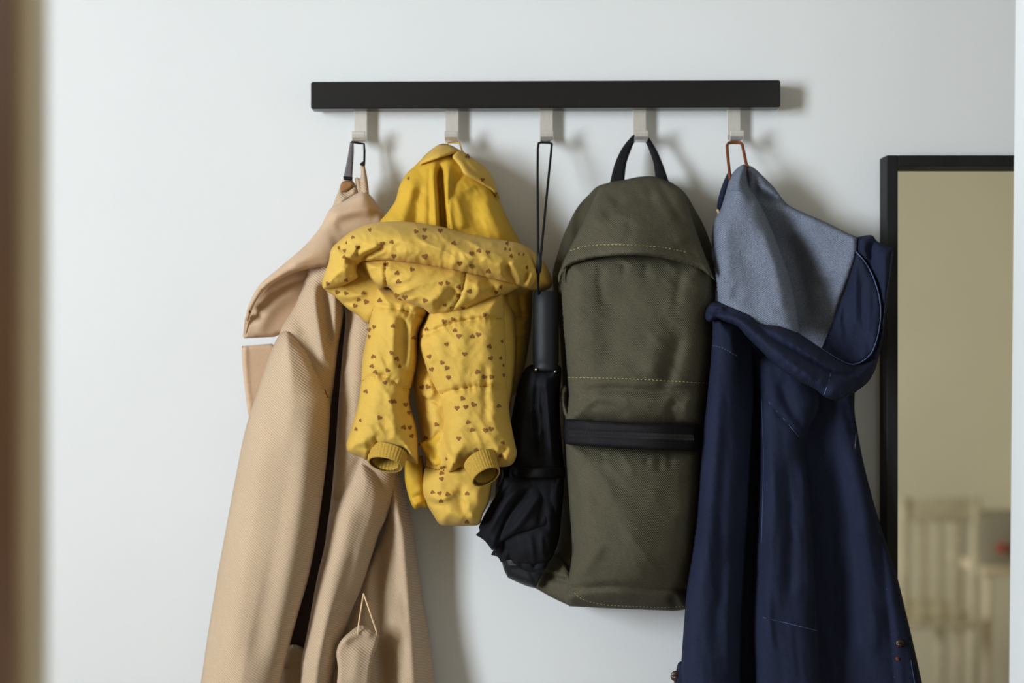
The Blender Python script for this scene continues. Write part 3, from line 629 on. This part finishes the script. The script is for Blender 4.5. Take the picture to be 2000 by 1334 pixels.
# ------------------------------------------------------------------ umbrella
um = thing('umbrella', P(1044, 1148, 90), 'folded black umbrella hanging handle up by a thin cord beside the green backpack', 'umbrella')
loop_strap([(1051, 500, 126), (1050.5, 420, 92), (1050, 340, 58), (1050.5, 290, 46), (1052, 279.5, 34), (1058, 278.5, 31), (1066, 279, 30), (1073, 279, 31), (1078, 281, 34), (1077, 292, 44), (1070, 360, 66), (1063, 430, 96), (1056, 500, 126)], 0.00135, M['blackcloth'], um, 'cord')
MB().tube([P(1053, 494, 126), P(1053, 498, 127), P(1053, 515, 128), P(1052, 530, 128), P(1052, 534, 127)], [0.0018, 0.0026, 0.0030, 0.0028, 0.0015], n=10).build('cord_slider', M['handle'], um)
loop_strap([(1052, 532, 127), (1051, 550, 124), (1051, 575, 116)], 0.0012, M['blackcloth'], um, 'cord')
hp = [P(1066, 568, 104), P(1066, 571, 104), P(1066, 600, 104), P(1066, 690, 103), P(1066, 708, 103), P(1066, 712, 103), P(1066, 716, 103), P(1066, 724, 103)]
MB().tube(hp, [0.0115, 0.0138, 0.0143, 0.0143, 0.0143, 0.0132, 0.0143, 0.0138], n=28).build('handle', M['handle'], um)
MB().tube([P(1047, 722, 111), P(1047, 722, 116), P(1047, 722, 118)], [0.002, 0.002, 0.0008], n=10).build('rivet', M['chrome'], um)
MB().tube([P(1084, 726, 113), P(1084, 726, 116), P(1084, 726, 117)], [0.0016, 0.0016, 0.0006], n=10).build('rivet', M['chrome'], um)
cn, fcn = puff('canopy', [(1040, 712), (1066, 718), (1095, 716), (1093, 770), (1094, 825), (1102, 930), (1096, 1010), (1090, 1060), (1070, 1100), (1040, 1110), (1000, 1100), (972, 1060), (966, 1000), (969, 945), (979, 890), (998, 820), (1010, 760), (1025, 722)],
     [(1060, 720, 84), (1000, 820, 66), (1100, 900, 74), (1030, 1080, 76), (980, 1000, 66)], 40, 44, M['navynylon'], um, res=4, back=2, backthick=3,
     folds=[([(1050, 730), (1045, 800), (1048, 900)], 5, -7), ([(1066, 725), (1070, 800), (1078, 900)], 6, 6), ([(1086, 725), (1088, 800), (1090, 900)], 5, -6), ([(1032, 740), (1022, 820), (1016, 900)], 6, 5), ([(1020, 730), (1008, 820), (1000, 900)], 5, -5), ([(1058, 735), (1058, 800), (1064, 900)], 4, -4),
            ([(1004, 925), (1040, 931), (1090, 930)], 5, -7, 'G')], wr=[(2.5, 16, 3, 1.5, 81, 1)])
puff('closure_strap', [(995, 908, 1), (1040, 914), (1104, 912, 1), (1104, 932, 1), (1040, 934), (990, 928, 1)], [(1000, 910, 92), (1050, 910, 120), (1100, 910, 92), (1000, 935, 92), (1050, 935, 120), (1100, 935, 92)], 4, 6, M['blackcloth'], um, res=4, back=3)
puff('canopy_flap', [(985, 928, 1), (1100, 930, 1), (1096, 1000), (1080, 1050), (1072, 1090), (1030, 1096, 1), (1000, 1098), (978, 1098, 1), (972, 1088), (959, 1084, 1), (965, 1070), (985, 1010)], [(1000, 940, 88), (965, 1080, 78), (1080, 1060, 84), (1040, 1040, 96)], 14, 18, M['navynylon'], um, res=4,
     folds=[([(1010, 1010), (985, 1045), (966, 1080)], 5, 6), ([(1024, 1020), (990, 1060), (982, 1092)], 5, -8), ([(990, 1050), (988, 1075), (986, 1095)], 4, 5)], wr=[(1.5, 16, 3, 1.9, 82)])
puff('canopy_flap', [(982, 930, 1), (1102, 928, 1), (1098, 985), (1088, 1030, 1), (1045, 1036), (1010, 1044), (985, 1055), (966, 1072), (961, 1075, 1), (946, 1056), (929, 1045, 1), (937, 1036), (935, 1030), (945, 1008), (958, 985), (972, 960)], [(1000, 935, 96), (932, 1044, 84), (1090, 1000, 88), (1040, 1020, 108), (965, 1070, 98)], 14, 16, M['navynylon'], um, res=3.5,
     folds=[([(1040, 950), (1000, 1000), (968, 1068)], 6, -8), ([(1020, 945), (985, 985), (950, 1050)], 7, 6), ([(1000, 945), (965, 990), (940, 1035)], 5, -6), ([(1060, 960), (1030, 1000), (990, 1050)], 8, 5), ([(975, 965), (950, 1005), (937, 1030)], 5, 4), ([(1075, 950), (1062, 990), (1050, 1030)], 6, -4)], wr=[(1.0, 14, 3, 2.2, 83)])
puff('canopy_flap', [(1000, 1080, 1), (1080, 1060, 1), (1066, 1112), (1050, 1118), (1030, 1116), (1012, 1108), (1000, 1096)], [(1010, 1085, 88), (1070, 1080, 88), (1030, 1110, 92)], 10, 12, M['navynylon'], um, res=3.5, folds=[([(1015, 1090), (1020, 1112)], 4, -4), ([(1040, 1085), (1045, 1112)], 4, -4)])
puff('tip_cap', [(978, 1086, 1), (1010, 1080), (1058, 1086, 1), (1062, 1112), (1052, 1135), (1046, 1149, 1), (1030, 1145), (1008, 1136), (992, 1128, 1), (984, 1112)], [(990, 1100, 72), (1045, 1145, 76), (1055, 1105, 82)], 16, 16, M['handle'], um, res=3.5, back=1, backthick=1, folds=[([(1033, 1105), (1040, 1125), (1048, 1146)], 3, -4, 'V'), ([(985, 1103), (1010, 1104), (1035, 1102)], 3, 3)])
MB().tube([P(979, 912, 100), P(981, 925, 102), P(980, 938, 102), P(977, 948, 100)], 0.0016, n=8).build('rib_end', M['ziptooth'], um)

# ------------------------------------------------------------------ backpack
bp = thing('backpack', P(1220, 1192, 60), 'olive green canvas backpack with a black zip band hanging from the fourth hook', 'backpack')
puff('carry_handle', [(1190, 362, 1), (1200, 322), (1214, 291), (1231, 269), (1240, 262), (1259, 262), (1267, 268), (1284, 296), (1298, 330), (1309, 364, 1), (1281, 358, 1), (1276, 318), (1267, 292), (1260, 277), (1250, 273), (1240, 277), (1232, 294), (1223, 322), (1219, 360, 1)],
     [(1249, 270, 26), (1195, 355, 44), (1300, 355, 44)], 2.5, 6, M['blackcloth'], bp, res=3.5, back=2)
gs, fgs = puff('body', [(1171, 362), (1220, 352), (1280, 345), (1331, 370), (1359, 412), (1379, 451), (1394, 500), (1396, 560), (1388, 700), (1372, 900), (1356, 1080), (1345, 1186, 1), (1290, 1190), (1112, 1183, 1), (1080, 1168), (1044, 1148, 1), (1054, 1128), (1070, 1108), (1086, 1060), (1099, 960), (1100, 800), (1092, 640), (1079, 545), (1091, 489), (1107, 445), (1127, 406), (1150, 380)],
     [(1240, 350, 30), (1080, 600, 32), (1400, 600, 32), (1240, 1180, 36)], 36, 36, M['olivedark'], bp, res=6, back=20, folds=[([(1120, 430), (1098, 500), (1090, 560)], 9, 6)])
fp, ffp = puff('front_panel', [(1092, 536), (1110, 500), (1240, 480), (1370, 500), (1396, 545), (1394, 640), (1387, 740), (1381, 800), (1379, 840, 1), (1250, 838), (1107, 830, 1), (1103, 815), (1108, 790), (1109, 760), (1107, 735), (1103, 690), (1097, 640), (1092, 585)],
     [(1095, 560, 86), (1240, 520, 92), (1398, 560, 74), (1105, 800, 96), (1250, 820, 104), (1380, 820, 66)], 48, 62, M['olive'], bp, res=5,
     folds=[([(1108, 736), (1200, 738), (1290, 742), (1385, 748)], 3, -2.5, 'V'), ([(1120, 765), (1200, 760), (1285, 764), (1380, 756)], 9, -7), ([(1160, 775), (1130, 778), (1108, 772)], 7, -5), ([(1145, 800), (1180, 790), (1230, 812)], 9, -4), ([(1120, 785), (1150, 812), (1170, 826)], 7, -4), ([(1285, 762), (1300, 745), (1310, 720), (1330, 650)], 14, -6), ([(1270, 740), (1275, 700), (1290, 640)], 20, 5), ([(1320, 780), (1310, 800), (1318, 826)], 8, -4), ([(1360, 770), (1340, 795), (1345, 826)], 10, 5), ([(1115, 800), (1112, 822), (1130, 830)], 5, -4),
            ([(1175, 515), (1172, 550), (1180, 600)], 9, -3), ([(1220, 512), (1218, 540)], 7, -3), ([(1262, 512), (1260, 545)], 7, -2.5), ([(1335, 525), (1325, 560), (1320, 600)], 9, -3), ([(1130, 540), (1124, 640), (1126, 720)], 16, 4), ([(1200, 560), (1190, 640), (1200, 720)], 30, -5)],
     wr=[(1.6, 60, 1.6, 0.9, 91), (1.0, 26, 2.2, 0.7, 92, 1), (0.4, 11, 2, 0.4, 97, 1)])
stitches(ffp, [(1109, 737), (1200, 739), (1290, 743), (1385, 749)], M['olivethread'], fp, dash=4.5, gap=3, r=0.00042)
puff('side_pocket_edge', [(1096, 758), (1104, 752), (1109, 760), (1106, 785), (1112, 806), (1120, 818), (1112, 822), (1103, 812), (1097, 790), (1094, 772)], [(1098, 760, 98), (1115, 818, 106)], 8, 7, M['olive'], bp, res=3, folds=[([(1106, 764), (1103, 788), (1112, 812)], 2.5, -4, 'v')])
lp, flp = puff('lower_pocket', [(1104, 862, 1), (1250, 868), (1376, 872, 1), (1370, 980), (1360, 1080), (1350, 1160), (1344, 1189, 1), (1319, 1193), (1290, 1192), (1190, 1188), (1112, 1184, 1), (1100, 1170), (1108, 1140), (1117, 1080), (1113, 1000), (1108, 930)],
     [(1108, 900, 96), (1250, 900, 108), (1374, 900, 66), (1115, 1150, 84), (1240, 1120, 108), (1250, 1185, 70), (1350, 1150, 60)], 44, 50, M['olive'], bp, res=5,
     folds=[([(1120, 1150), (1200, 1146), (1290, 1152), (1365, 1152)], 7, -8, 'G'), ([(1110, 900), (1120, 950), (1124, 1040), (1112, 1110)], 9, -7), ([(1135, 900), (1150, 950), (1180, 990)], 12, -4), ([(1345, 900), (1350, 1000), (1330, 1080), (1325, 1140)], 10, -6, 'v'), ([(1310, 1160), (1318, 1180), (1312, 1192)], 9, -7), ([(1290, 890), (1286, 920)], 7, -3), ([(1310, 888), (1308, 915)], 6, -3), ([(1265, 888), (1262, 910)], 6, -2.5), ([(1180, 885), (1176, 905)], 6, -2), ([(1120, 885), (1160, 940), (1220, 1000), (1250, 1080)], 26, 4), ([(1120, 1130), (1150, 1100), (1180, 1060)], 12, 4), ([(1130, 1170), (1125, 1150), (1118, 1120)], 6, -4)],
     wr=[(1.6, 70, 1.6, 0.6, 93), (1.1, 28, 2.2, 0.9, 94, 1), (0.4, 11, 2, 0.4, 98, 1)])
stitches(flp, [(1122, 1158), (1134, 1168), (1150, 1175), (1190, 1182), (1290, 1186), (1345, 1184)], M['olivethread'], lp, dash=4, gap=3, r=0.0004)
puff('bottom_gusset', [(1058, 1116), (1066, 1090), (1090, 1078), (1110, 1110), (1124, 1150), (1114, 1184, 1), (1085, 1170), (1046, 1149, 1), (1052, 1130)], [(1050, 1140, 50), (1075, 1088, 44), (1115, 1130, 84), (1112, 1180, 76)], 14, 16, M['olive'], bp, res=4, back=2, folds=[([(1062, 1120), (1088, 1130), (1112, 1136)], 6, -7), ([(1064, 1112), (1090, 1120), (1112, 1128)], 5, 4)])
zb, fzb = puff('zip_band', [(1104, 818, 1), (1170, 822), (1260, 828), (1381, 829, 1), (1378, 881, 1), (1260, 878), (1170, 873), (1104, 867, 1), (1102, 842)], [(x_, y_, d_) for x_, d_ in ((1106, 116), (1130, 136), (1200, 152), (1300, 148), (1378, 88)) for y_ in (815, 882)], 5, 6, M['zip'], bp, res=4, back=8, folds=[([(1104, 846), (1200, 851), (1390, 856)], 7, -3, 'G')])
teeth = MB()
for k in range(106):
    x = 1112 + k * 2.3
    for sgn in (-1, 1):
        y = 846 + (x - 1104) * 0.035 + sgn * 3.0
        a = on(fzb, [(x + (1.1 if sgn > 0 else 0), y)], 0.6)[0]
        teeth.box((a[0] - .00042, a[1] - .0009, a[2] - .0014), (a[0] + .00042, a[1] + .0005, a[2] + .0014))
zt = teeth.build('zip_teeth', M['ziptooth'], zb, smooth=False); zt['kind'] = 'stuff'
stitches(fzb, [(1118, 840), (1200, 843), (1330, 848)], M['ziptooth'], zb, dash=2, gap=2, r=0.0003)
stitches(fzb, [(1118, 858), (1200, 862), (1330, 866)], M['ziptooth'], zb, dash=2, gap=2, r=0.0003)
ld, fld = puff('lid', [(1171, 363, 1), (1195, 355), (1220, 351), (1250, 345), (1280, 345), (1308, 357), (1331, 372, 1), (1340, 390), (1353, 430), (1370, 480), (1388, 528), (1396, 548, 1), (1383, 536), (1366, 525), (1329, 513), (1282, 502), (1231, 499), (1170, 503), (1131, 512), (1105, 524), (1094, 540), (1092, 556, 1), (1090, 540), (1097, 520), (1105, 500), (1125, 460), (1150, 410)],
     [(1175, 368, 70), (1325, 372, 70), (1250, 350, 66), (1095, 540, 124), (1392, 540, 116), (1240, 500, 160), (1240, 420, 118), (1130, 460, 104), (1355, 460, 100)], 12, 12, M['olive'], bp, res=4, back=3, backthick=4,
     folds=[([(1205, 430), (1192, 412), (1215, 402), (1250, 394), (1290, 385)], 18, -8), ([(1160, 440), (1180, 410), (1200, 385)], 18, 4), ([(1300, 400), (1320, 440), (1340, 480)], 20, 4), ([(1113, 490), (1143, 481), (1180, 478), (1240, 479), (1300, 484), (1345, 494), (1380, 510)], 2, -2, 'V'), ([(1225, 430), (1230, 460), (1215, 478)], 10, -3), ([(1280, 345), (1300, 380), (1335, 440)], 8, -3)],
     wr=[(1.4, 36, 1.8, 0.5, 95), (0.6, 14, 2, 0.9, 96, 1)])
stitches(fld, [(1113, 490), (1143, 481), (1180, 478), (1240, 479), (1300, 484), (1345, 494)], M['olivethread'], ld, dash=4.5, gap=3, r=0.00042)

# ------------------------------------------------------------------ navy denim jacket
dj = thing('denim_jacket', P(1560, 1560, 70), 'dark navy denim jacket with pale blue lining on the rightmost hook', 'jacket')
loop_strap([(1426, 352, 62), (1424, 330, 54), (1421, 300, 42), (1420, 284, 36), (1423, 279, 32), (1434, 278.5, 31), (1446, 279, 32), (1450, 283, 36), (1453, 298, 42), (1457, 318, 52), (1461, 328, 58)], 0.0018, M['leather'], dj, 'hanging_loop')
puff('collar_edge', [(1424, 334), (1430, 345), (1422, 375), (1414, 400), (1409, 412), (1402, 412), (1401, 398), (1407, 372), (1415, 350)], [(1420, 340, 46), (1406, 410, 48)], 8, 8, M['denim'], dj, res=3)
MB().tube([P(1401, 410, 58), P(1404, 415, 60), P(1403, 421, 58)], 0.0016, n=8).build('label_tab', M['thread'], dj)
# pale lining: far side then near lobe
rl, frl = puff('lining', [(1455, 322, 1), (1468, 325), (1481, 335), (1511, 365), (1536, 397), (1562, 412), (1609, 432), (1653, 454), (1674, 463, 1), (1674, 497), (1662, 540), (1640, 596), (1632, 640), (1630, 740, 1), (1510, 720, 1), (1480, 500), (1456, 400)],
     [(1460, 330, 50), (1536, 400, 52), (1672, 470, 82), (1520, 500, 28), (1600, 660, 58), (1580, 540, 40)], 12, 14, M['chambray'], dj, res=5,
     folds=[([(1480, 335), (1474, 365), (1484, 400)], 4, -4, 'v'), ([(1478, 360), (1505, 372), (1540, 398)], 6, 5), ([(1482, 385), (1510, 392), (1545, 405)], 8, -7), ([(1560, 430), (1600, 480), (1620, 560)], 30, 6), ([(1530, 450), (1560, 540), (1580, 640)], 22, -8)], wr=[(1.5, 50, 2, 1.0, 101)])
ll, fll = puff('lining', [(1426, 347), (1437, 331), (1452, 321), (1459, 326), (1462, 360), (1480, 390), (1500, 431), (1523, 489), (1541, 540), (1553, 590), (1564, 660, 1), (1480, 650), (1404, 610, 1), (1396, 550), (1391, 505), (1390, 465), (1395, 430), (1406, 412), (1418, 374)],
     [(1450, 330, 56), (1420, 400, 66), (1395, 500, 80), (1540, 560, 98), (1500, 440, 78), (1480, 600, 106), (1460, 440, 80)], 30, 34, M['chambray'], dj, res=4.5,
     folds=[([(1422, 370), (1445, 372), (1465, 385), (1485, 410)], 4, 3, 'v'), ([(1460, 330), (1458, 360), (1470, 395)], 6, -5), ([(1420, 420), (1412, 480), (1415, 560)], 16, 4), ([(1450, 430), (1460, 520), (1480, 610)], 24, -4), ([(1490, 440), (1515, 520), (1535, 610)], 14, 5), ([(1445, 560), (1430, 590), (1420, 605)], 12, -4)], wr=[(1.4, 40, 2, 1.2, 102), (0.6, 14, 2, 1.2, 108, 1)])
stitches(fll, [(1421, 372), (1445, 373), (1465, 387), (1486, 412)], M['bluethread'], ll, dash=4, gap=2.5, r=0.0004)
fc, ffc = puff('facing', [(1674, 490, 1), (1692, 514), (1711, 550), (1721, 594), (1719, 642), (1706, 687), (1686, 707), (1665, 713), (1620, 705, 1), (1600, 690, 1), (1622, 640), (1646, 580), (1664, 525)],
     [(1672, 500, 88), (1718, 600, 100), (1680, 705, 112), (1600, 640, 84), (1640, 600, 84)], 8, 10, M['denim'], dj, res=4,
     folds=[([(1660, 540), (1650, 590), (1645, 640)], 3, -3, 'v'), ([(1675, 520), (1670, 580), (1672, 640)], 5, 3), ([(1688, 530), (1684, 590), (1686, 650)], 4, -3), ([(1699, 540), (1699, 600), (1695, 660)], 4, 2.5)], wr=[(2.0, 11, 5, 1.5, 103)])
cordline(ffc, [(1672, 492), (1692, 516), (1709, 551), (1719, 594), (1717, 641), (1704, 685), (1685, 705), (1664, 711), (1640, 705)], M['bluethread'], fc, r=0.0008, lift=-0.3, name='edge_stitching')
oc, foc = puff('collar', [(1671, 464, 1), (1690, 460), (1704, 460), (1713, 471), (1730, 479), (1746, 485, 1), (1742, 530), (1735, 580), (1727, 640), (1716, 700), (1700, 740), (1676, 762), (1655, 772), (1635, 700, 1), (1700, 690), (1719, 640), (1721, 594), (1711, 550), (1692, 514), (1673, 492)],
     [(1680, 465, 72), (1740, 490, 84), (1728, 620, 88), (1700, 730, 92), (1650, 740, 104)], 16, 16, M['denim'], dj, res=4, folds=[([(1708, 470), (1700, 490), (1705, 520)], 7, -7), ([(1690, 466), (1686, 490), (1695, 510)], 7, 4), ([(1725, 490), (1730, 540), (1726, 600)], 8, 4)], wr=[(1.2, 24, 2, 1.2, 104)])
cordline(foc, [(1742, 492), (1738, 532), (1731, 580), (1724, 636)], M['bluethread'], oc, r=0.0004, lift=-0.2, name='edge_stitching')
# body: sleeve, front panel and the back hanging behind
ds, fds = puff('sleeve', [(1392, 615, 1), (1450, 625, 1), (1470, 680), (1474, 760), (1468, 900), (1458, 1060), (1450, 1200), (1448, 1334), (1452, 1560, 1), (1310, 1560, 1), (1322, 1440), (1330, 1334), (1331, 1288), (1340, 1168), (1350, 1080), (1358, 1020), (1367, 931), (1376, 822), (1385, 740), (1391, 665)],
     [(1400, 660, 106), (1370, 900, 106), (1335, 1300, 104), (1460, 700, 82), (1455, 1000, 84), (1450, 1400, 84)], 40, 56, M['denim'], dj, res=5, back=2, backthick=2,
     folds=[([(1388, 676), (1412, 680), (1442, 696)], 3, -2, 'V'), ([(1400, 720), (1398, 860), (1385, 1000), (1372, 1200)], 16, 4), ([(1420, 760), (1416, 900), (1404, 1080), (1398, 1300)], 12, -4), ([(1372, 920), (1362, 1060), (1352, 1200)], 5, -2.5), ([(1385, 1000), (1400, 1100), (1390, 1200)], 9, 2), ([(1430, 1080), (1422, 1200), (1424, 1330)], 8, 3), ([(1353, 1040), (1345, 1180), (1340, 1320)], 2.5, -2, 'V')],
     wr=[(2.2, 50, 4, 1.5, 105), (1.0, 20, 3, 1.45, 106, 1), (0.4, 9, 3, 1.5, 109, 1)])
stitches(fds, [(1392, 675), (1412, 680), (1442, 697)], M['bluethread'], ds, dash=4, gap=2, r=0.0004)
df_, fdf = puff('front_panel', [(1460, 680, 1), (1560, 690, 1), (1600, 780), (1580, 840), (1572, 880), (1582, 960), (1590, 1060), (1599, 1220), (1604, 1334), (1615, 1560, 1), (1470, 1560, 1), (1476, 1334), (1472, 1220), (1477, 1060), (1481, 900), (1478, 780)],
     [(1480, 720, 70), (1480, 1000, 82), (1476, 1400, 88), (1590, 1000, 72), (1560, 760, 76), (1610, 1400, 78)], 30, 36, M['denim'], dj, res=5,
     folds=[([(1498, 782), (1528, 815), (1563, 856), (1576, 890)], 3, -4, 'V'), ([(1494, 1207), (1545, 1218), (1597, 1231)], 3, -3, 'V'), ([(1505, 830), (1512, 960), (1506, 1100), (1500, 1300)], 14, 6), ([(1540, 880), (1546, 1000), (1545, 1180)], 12, -5), ([(1566, 880), (1574, 1000), (1584, 1180)], 9, 4), ([(1530, 1020), (1520, 1120), (1524, 1200)], 8, 2.5), ([(1520, 740), (1540, 790), (1570, 840)], 10, -5)],
     wr=[(2.0, 46, 4, 1.5, 115), (1.0, 20, 3, 1.45, 116, 1), (0.4, 9, 3, 1.5, 117, 1)])
cordline(fdf, [(1498, 782), (1528, 815), (1560, 853)], M['bluethread'], df_, r=0.0004, lift=0.5)
cordline(fdf, [(1490, 1206), (1545, 1219), (1596, 1232)], M['bluethread'], df_, r=0.0004, lift=0.5)
cordline(fdf, [(1487, 780), (1491, 900), (1487, 1060)], M['bluethread'], df_, r=0.0003, lift=0.4)
db, fdb = puff('back_panel', [(1440, 660, 1), (1560, 690), (1671, 740, 1), (1669, 800), (1676, 848), (1687, 906), (1705, 976), (1727, 1047), (1750, 1118), (1767, 1186), (1785, 1262), (1801, 1334), (1835, 1480), (1850, 1560, 1), (1375, 1560, 1), (1388, 1300), (1412, 1000)],
     [(1450, 700, 44), (1450, 1400, 48), (1640, 800, 52), (1700, 1100, 46), (1790, 1330, 46), (1600, 1300, 44)], 16, 30, M['denim'], dj, res=6, back=2, backthick=2,
     folds=[([(1650, 840), (1682, 960), (1700, 1140), (1712, 1300)], 20, 8), ([(1620, 860), (1640, 1000), (1650, 1300)], 20, -8), ([(1714, 1025), (1728, 1120), (1740, 1230), (1748, 1340)], 3, -4, 'V'), ([(1730, 1120), (1752, 1240), (1768, 1400)], 8, 3), ([(1650, 790), (1662, 830), (1668, 860)], 6, -4)],
     wr=[(2.0, 60, 4, 1.35, 125), (1.0, 24, 3, 1.35, 126, 1)])
cordline(fdb, [(1714, 1025), (1728, 1120), (1740, 1230), (1748, 1340)], M['bluethread'], db, r=0.0003, lift=0.4)
cordline(fdb, [(1779, 1290), (1784, 1320), (1790, 1350)], M['bluethread'], db, r=0.0003, lift=0.4)
# front roll of collar
rr_, frr = puff('collar_roll', [(1402, 588), (1432, 598), (1463, 612), (1486, 631), (1520, 634), (1560, 650), (1600, 678), (1640, 703), (1668, 713), (1695, 705), (1712, 690, 1), (1712, 715), (1698, 742), (1676, 760), (1655, 772), (1637, 782), (1612, 776), (1592, 760), (1560, 744), (1518, 716), (1482, 681), (1456, 655), (1441, 638), (1420, 630), (1402, 624), (1390, 629), (1379, 625), (1378, 609), (1386, 594)],
     [(1385, 610, 118), (1460, 625, 130), (1560, 670, 140), (1640, 730, 136), (1700, 720, 104)], 30, 30, M['denim'], dj, res=4, back=2, backthick=2,
     folds=[([(1385, 608), (1420, 609), (1455, 622), (1500, 655), (1560, 690), (1620, 726), (1655, 732)], 5, -9, 'G'), ([(1395, 620), (1430, 622), (1470, 650), (1520, 690), (1580, 735), (1620, 755)], 10, 5), ([(1500, 642), (1560, 665), (1620, 705)], 6, 4), ([(1622, 728), (1617, 750), (1609, 774)], 2.5, -3, 'V'), ([(1680, 745), (1665, 730), (1672, 715)], 7, -5), ([(1388, 596), (1402, 602), (1415, 600)], 5, 4)],
     wr=[(1.4, 24, 2.5, 0.6, 107), (1.2, 9, 1.5, 2.0, 110, 1)])
cordline(frr, [(1486, 632), (1510, 633), (1540, 641), (1560, 650), (1600, 678), (1640, 703), (1668, 713), (1690, 706)], M['bluethread'], rr_, r=0.0006, lift=0.3, name='edge_stitching')
cordline(frr, [(1622, 728), (1617, 750), (1609, 772)], M['bluethread'], rr_, r=0.0006, lift=0.2)
cordline(frr, [(1402, 588), (1432, 598), (1463, 613), (1486, 632)], M['bluethread'], rr_, r=0.0004, lift=-0.3)
# sleeve seam piece, zip puller, buttons
MB().tube([P(1672, 846, 62), P(1672, 852, 64), P(1671, 866, 66), P(1670, 876, 66), P(1670, 880, 65)], [0.0007, 0.0010, 0.0007, 0.0011, 0.0005], n=8).build('zip_puller', M['ziptooth'], dj)
def button(px, py, d, r, mt, nm='button'):
    mb = MB(); c = Vector(P(px, py, d))
    mb.tube([c, c + Vector((0, -.0015, 0)), c + Vector((0, -.0028, 0)), c + Vector((0, -.0024, 0)), c + Vector((0, -.0016, 0))], [r * .9, r, r * .85, r * .6, r * .1], n=20)
    return mb.build(nm, mt, dj)
def dd(f, x, y): return float(f(np.array([[x, y]]))[0])
button(1756, 1256, dd(fdb, 1756, 1256), 0.0045, M['button'], 'rust_button')
button(1752, 1286, dd(fdb, 1752, 1286), 0.0022, M['patch'], 'rust_rivet')
puff('sleeve_cuff', [(1324, 1296), (1336, 1290, 1), (1345, 1330), (1345, 1420, 1), (1306, 1420, 1), (1314, 1350)], 84, 14, 14, M['denim'], dj, res=5)
button(1320, 1320, 92, 0.0062, M['button'])

# ------------------------------------------------------------------ things behind the camera, seen in the mirror
ch = thing('dining_chair', (1.50, -3.55, 0), 'narrow slatted wooden chair reflected blurred in the mirror', 'chair')
for x in (1.375, 1.625):
    MB().tube([(x, -3.36, 0.0), (x, -3.36, 0.45), (x, -3.33, 0.90)], [0.017, 0.02, 0.016], n=10).build('leg', M['chairwood'], ch)
    MB().tube([(x, -3.74, 0.0), (x, -3.74, 0.44)], [0.016, 0.02], n=10).build('leg', M['chairwood'], ch)
MB().box((1.355, -3.78, 0.44), (1.645, -3.34, 0.47), 0.008).build('seat', M['chairwood'], ch)
MB().box((1.375, -3.35, 0.82), (1.625, -3.325, 0.90), 0.006).build('back_rail', M['chairwood'], ch)
for x in (1.44, 1.50, 1.56): MB().box((x - .014, -3.352, 0.47), (x + .014, -3.335, 0.82), 0.003).build('back_slat', M['chairwood'], ch)
tb = thing('side_table', (1.98, -3.75, 0), 'small tan side table reflected at the right edge of the mirror', 'table')
MB().box((1.72, -3.95, 0.59), (2.26, -3.55, 0.62), 0.005).build('table_top', M['tanwood'], tb)
for x in (1.75, 2.23):
    for y in (-3.92, -3.58): MB().tube([(x, y, 0), (x, y, 0.59)], [0.014, 0.018], n=8).build('leg', M['tanwood'], tb)
bx_ = thing('drawer_box', (1.91, -3.72, 0.62), 'small grey box with round red knobs, blurred in the mirror', 'box')
MB().box((1.735, -3.86, 0.62), (2.095, -3.60, 0.80), 0.006).build('body', M['grey'], bx_)
MB().box((1.75, -3.602, 0.64), (2.08, -3.592, 0.78), 0.003).build('drawer_front', M['grey'], bx_)
for x in (1.80, 1.855): MB().tube([(x, -3.592, .69), (x, -3.58, .69), (x, -3.57, .69), (x, -3.566, .69)], [0.008, 0.016, 0.014, 0.004], n=14).build('knob', M['red'], bx_)
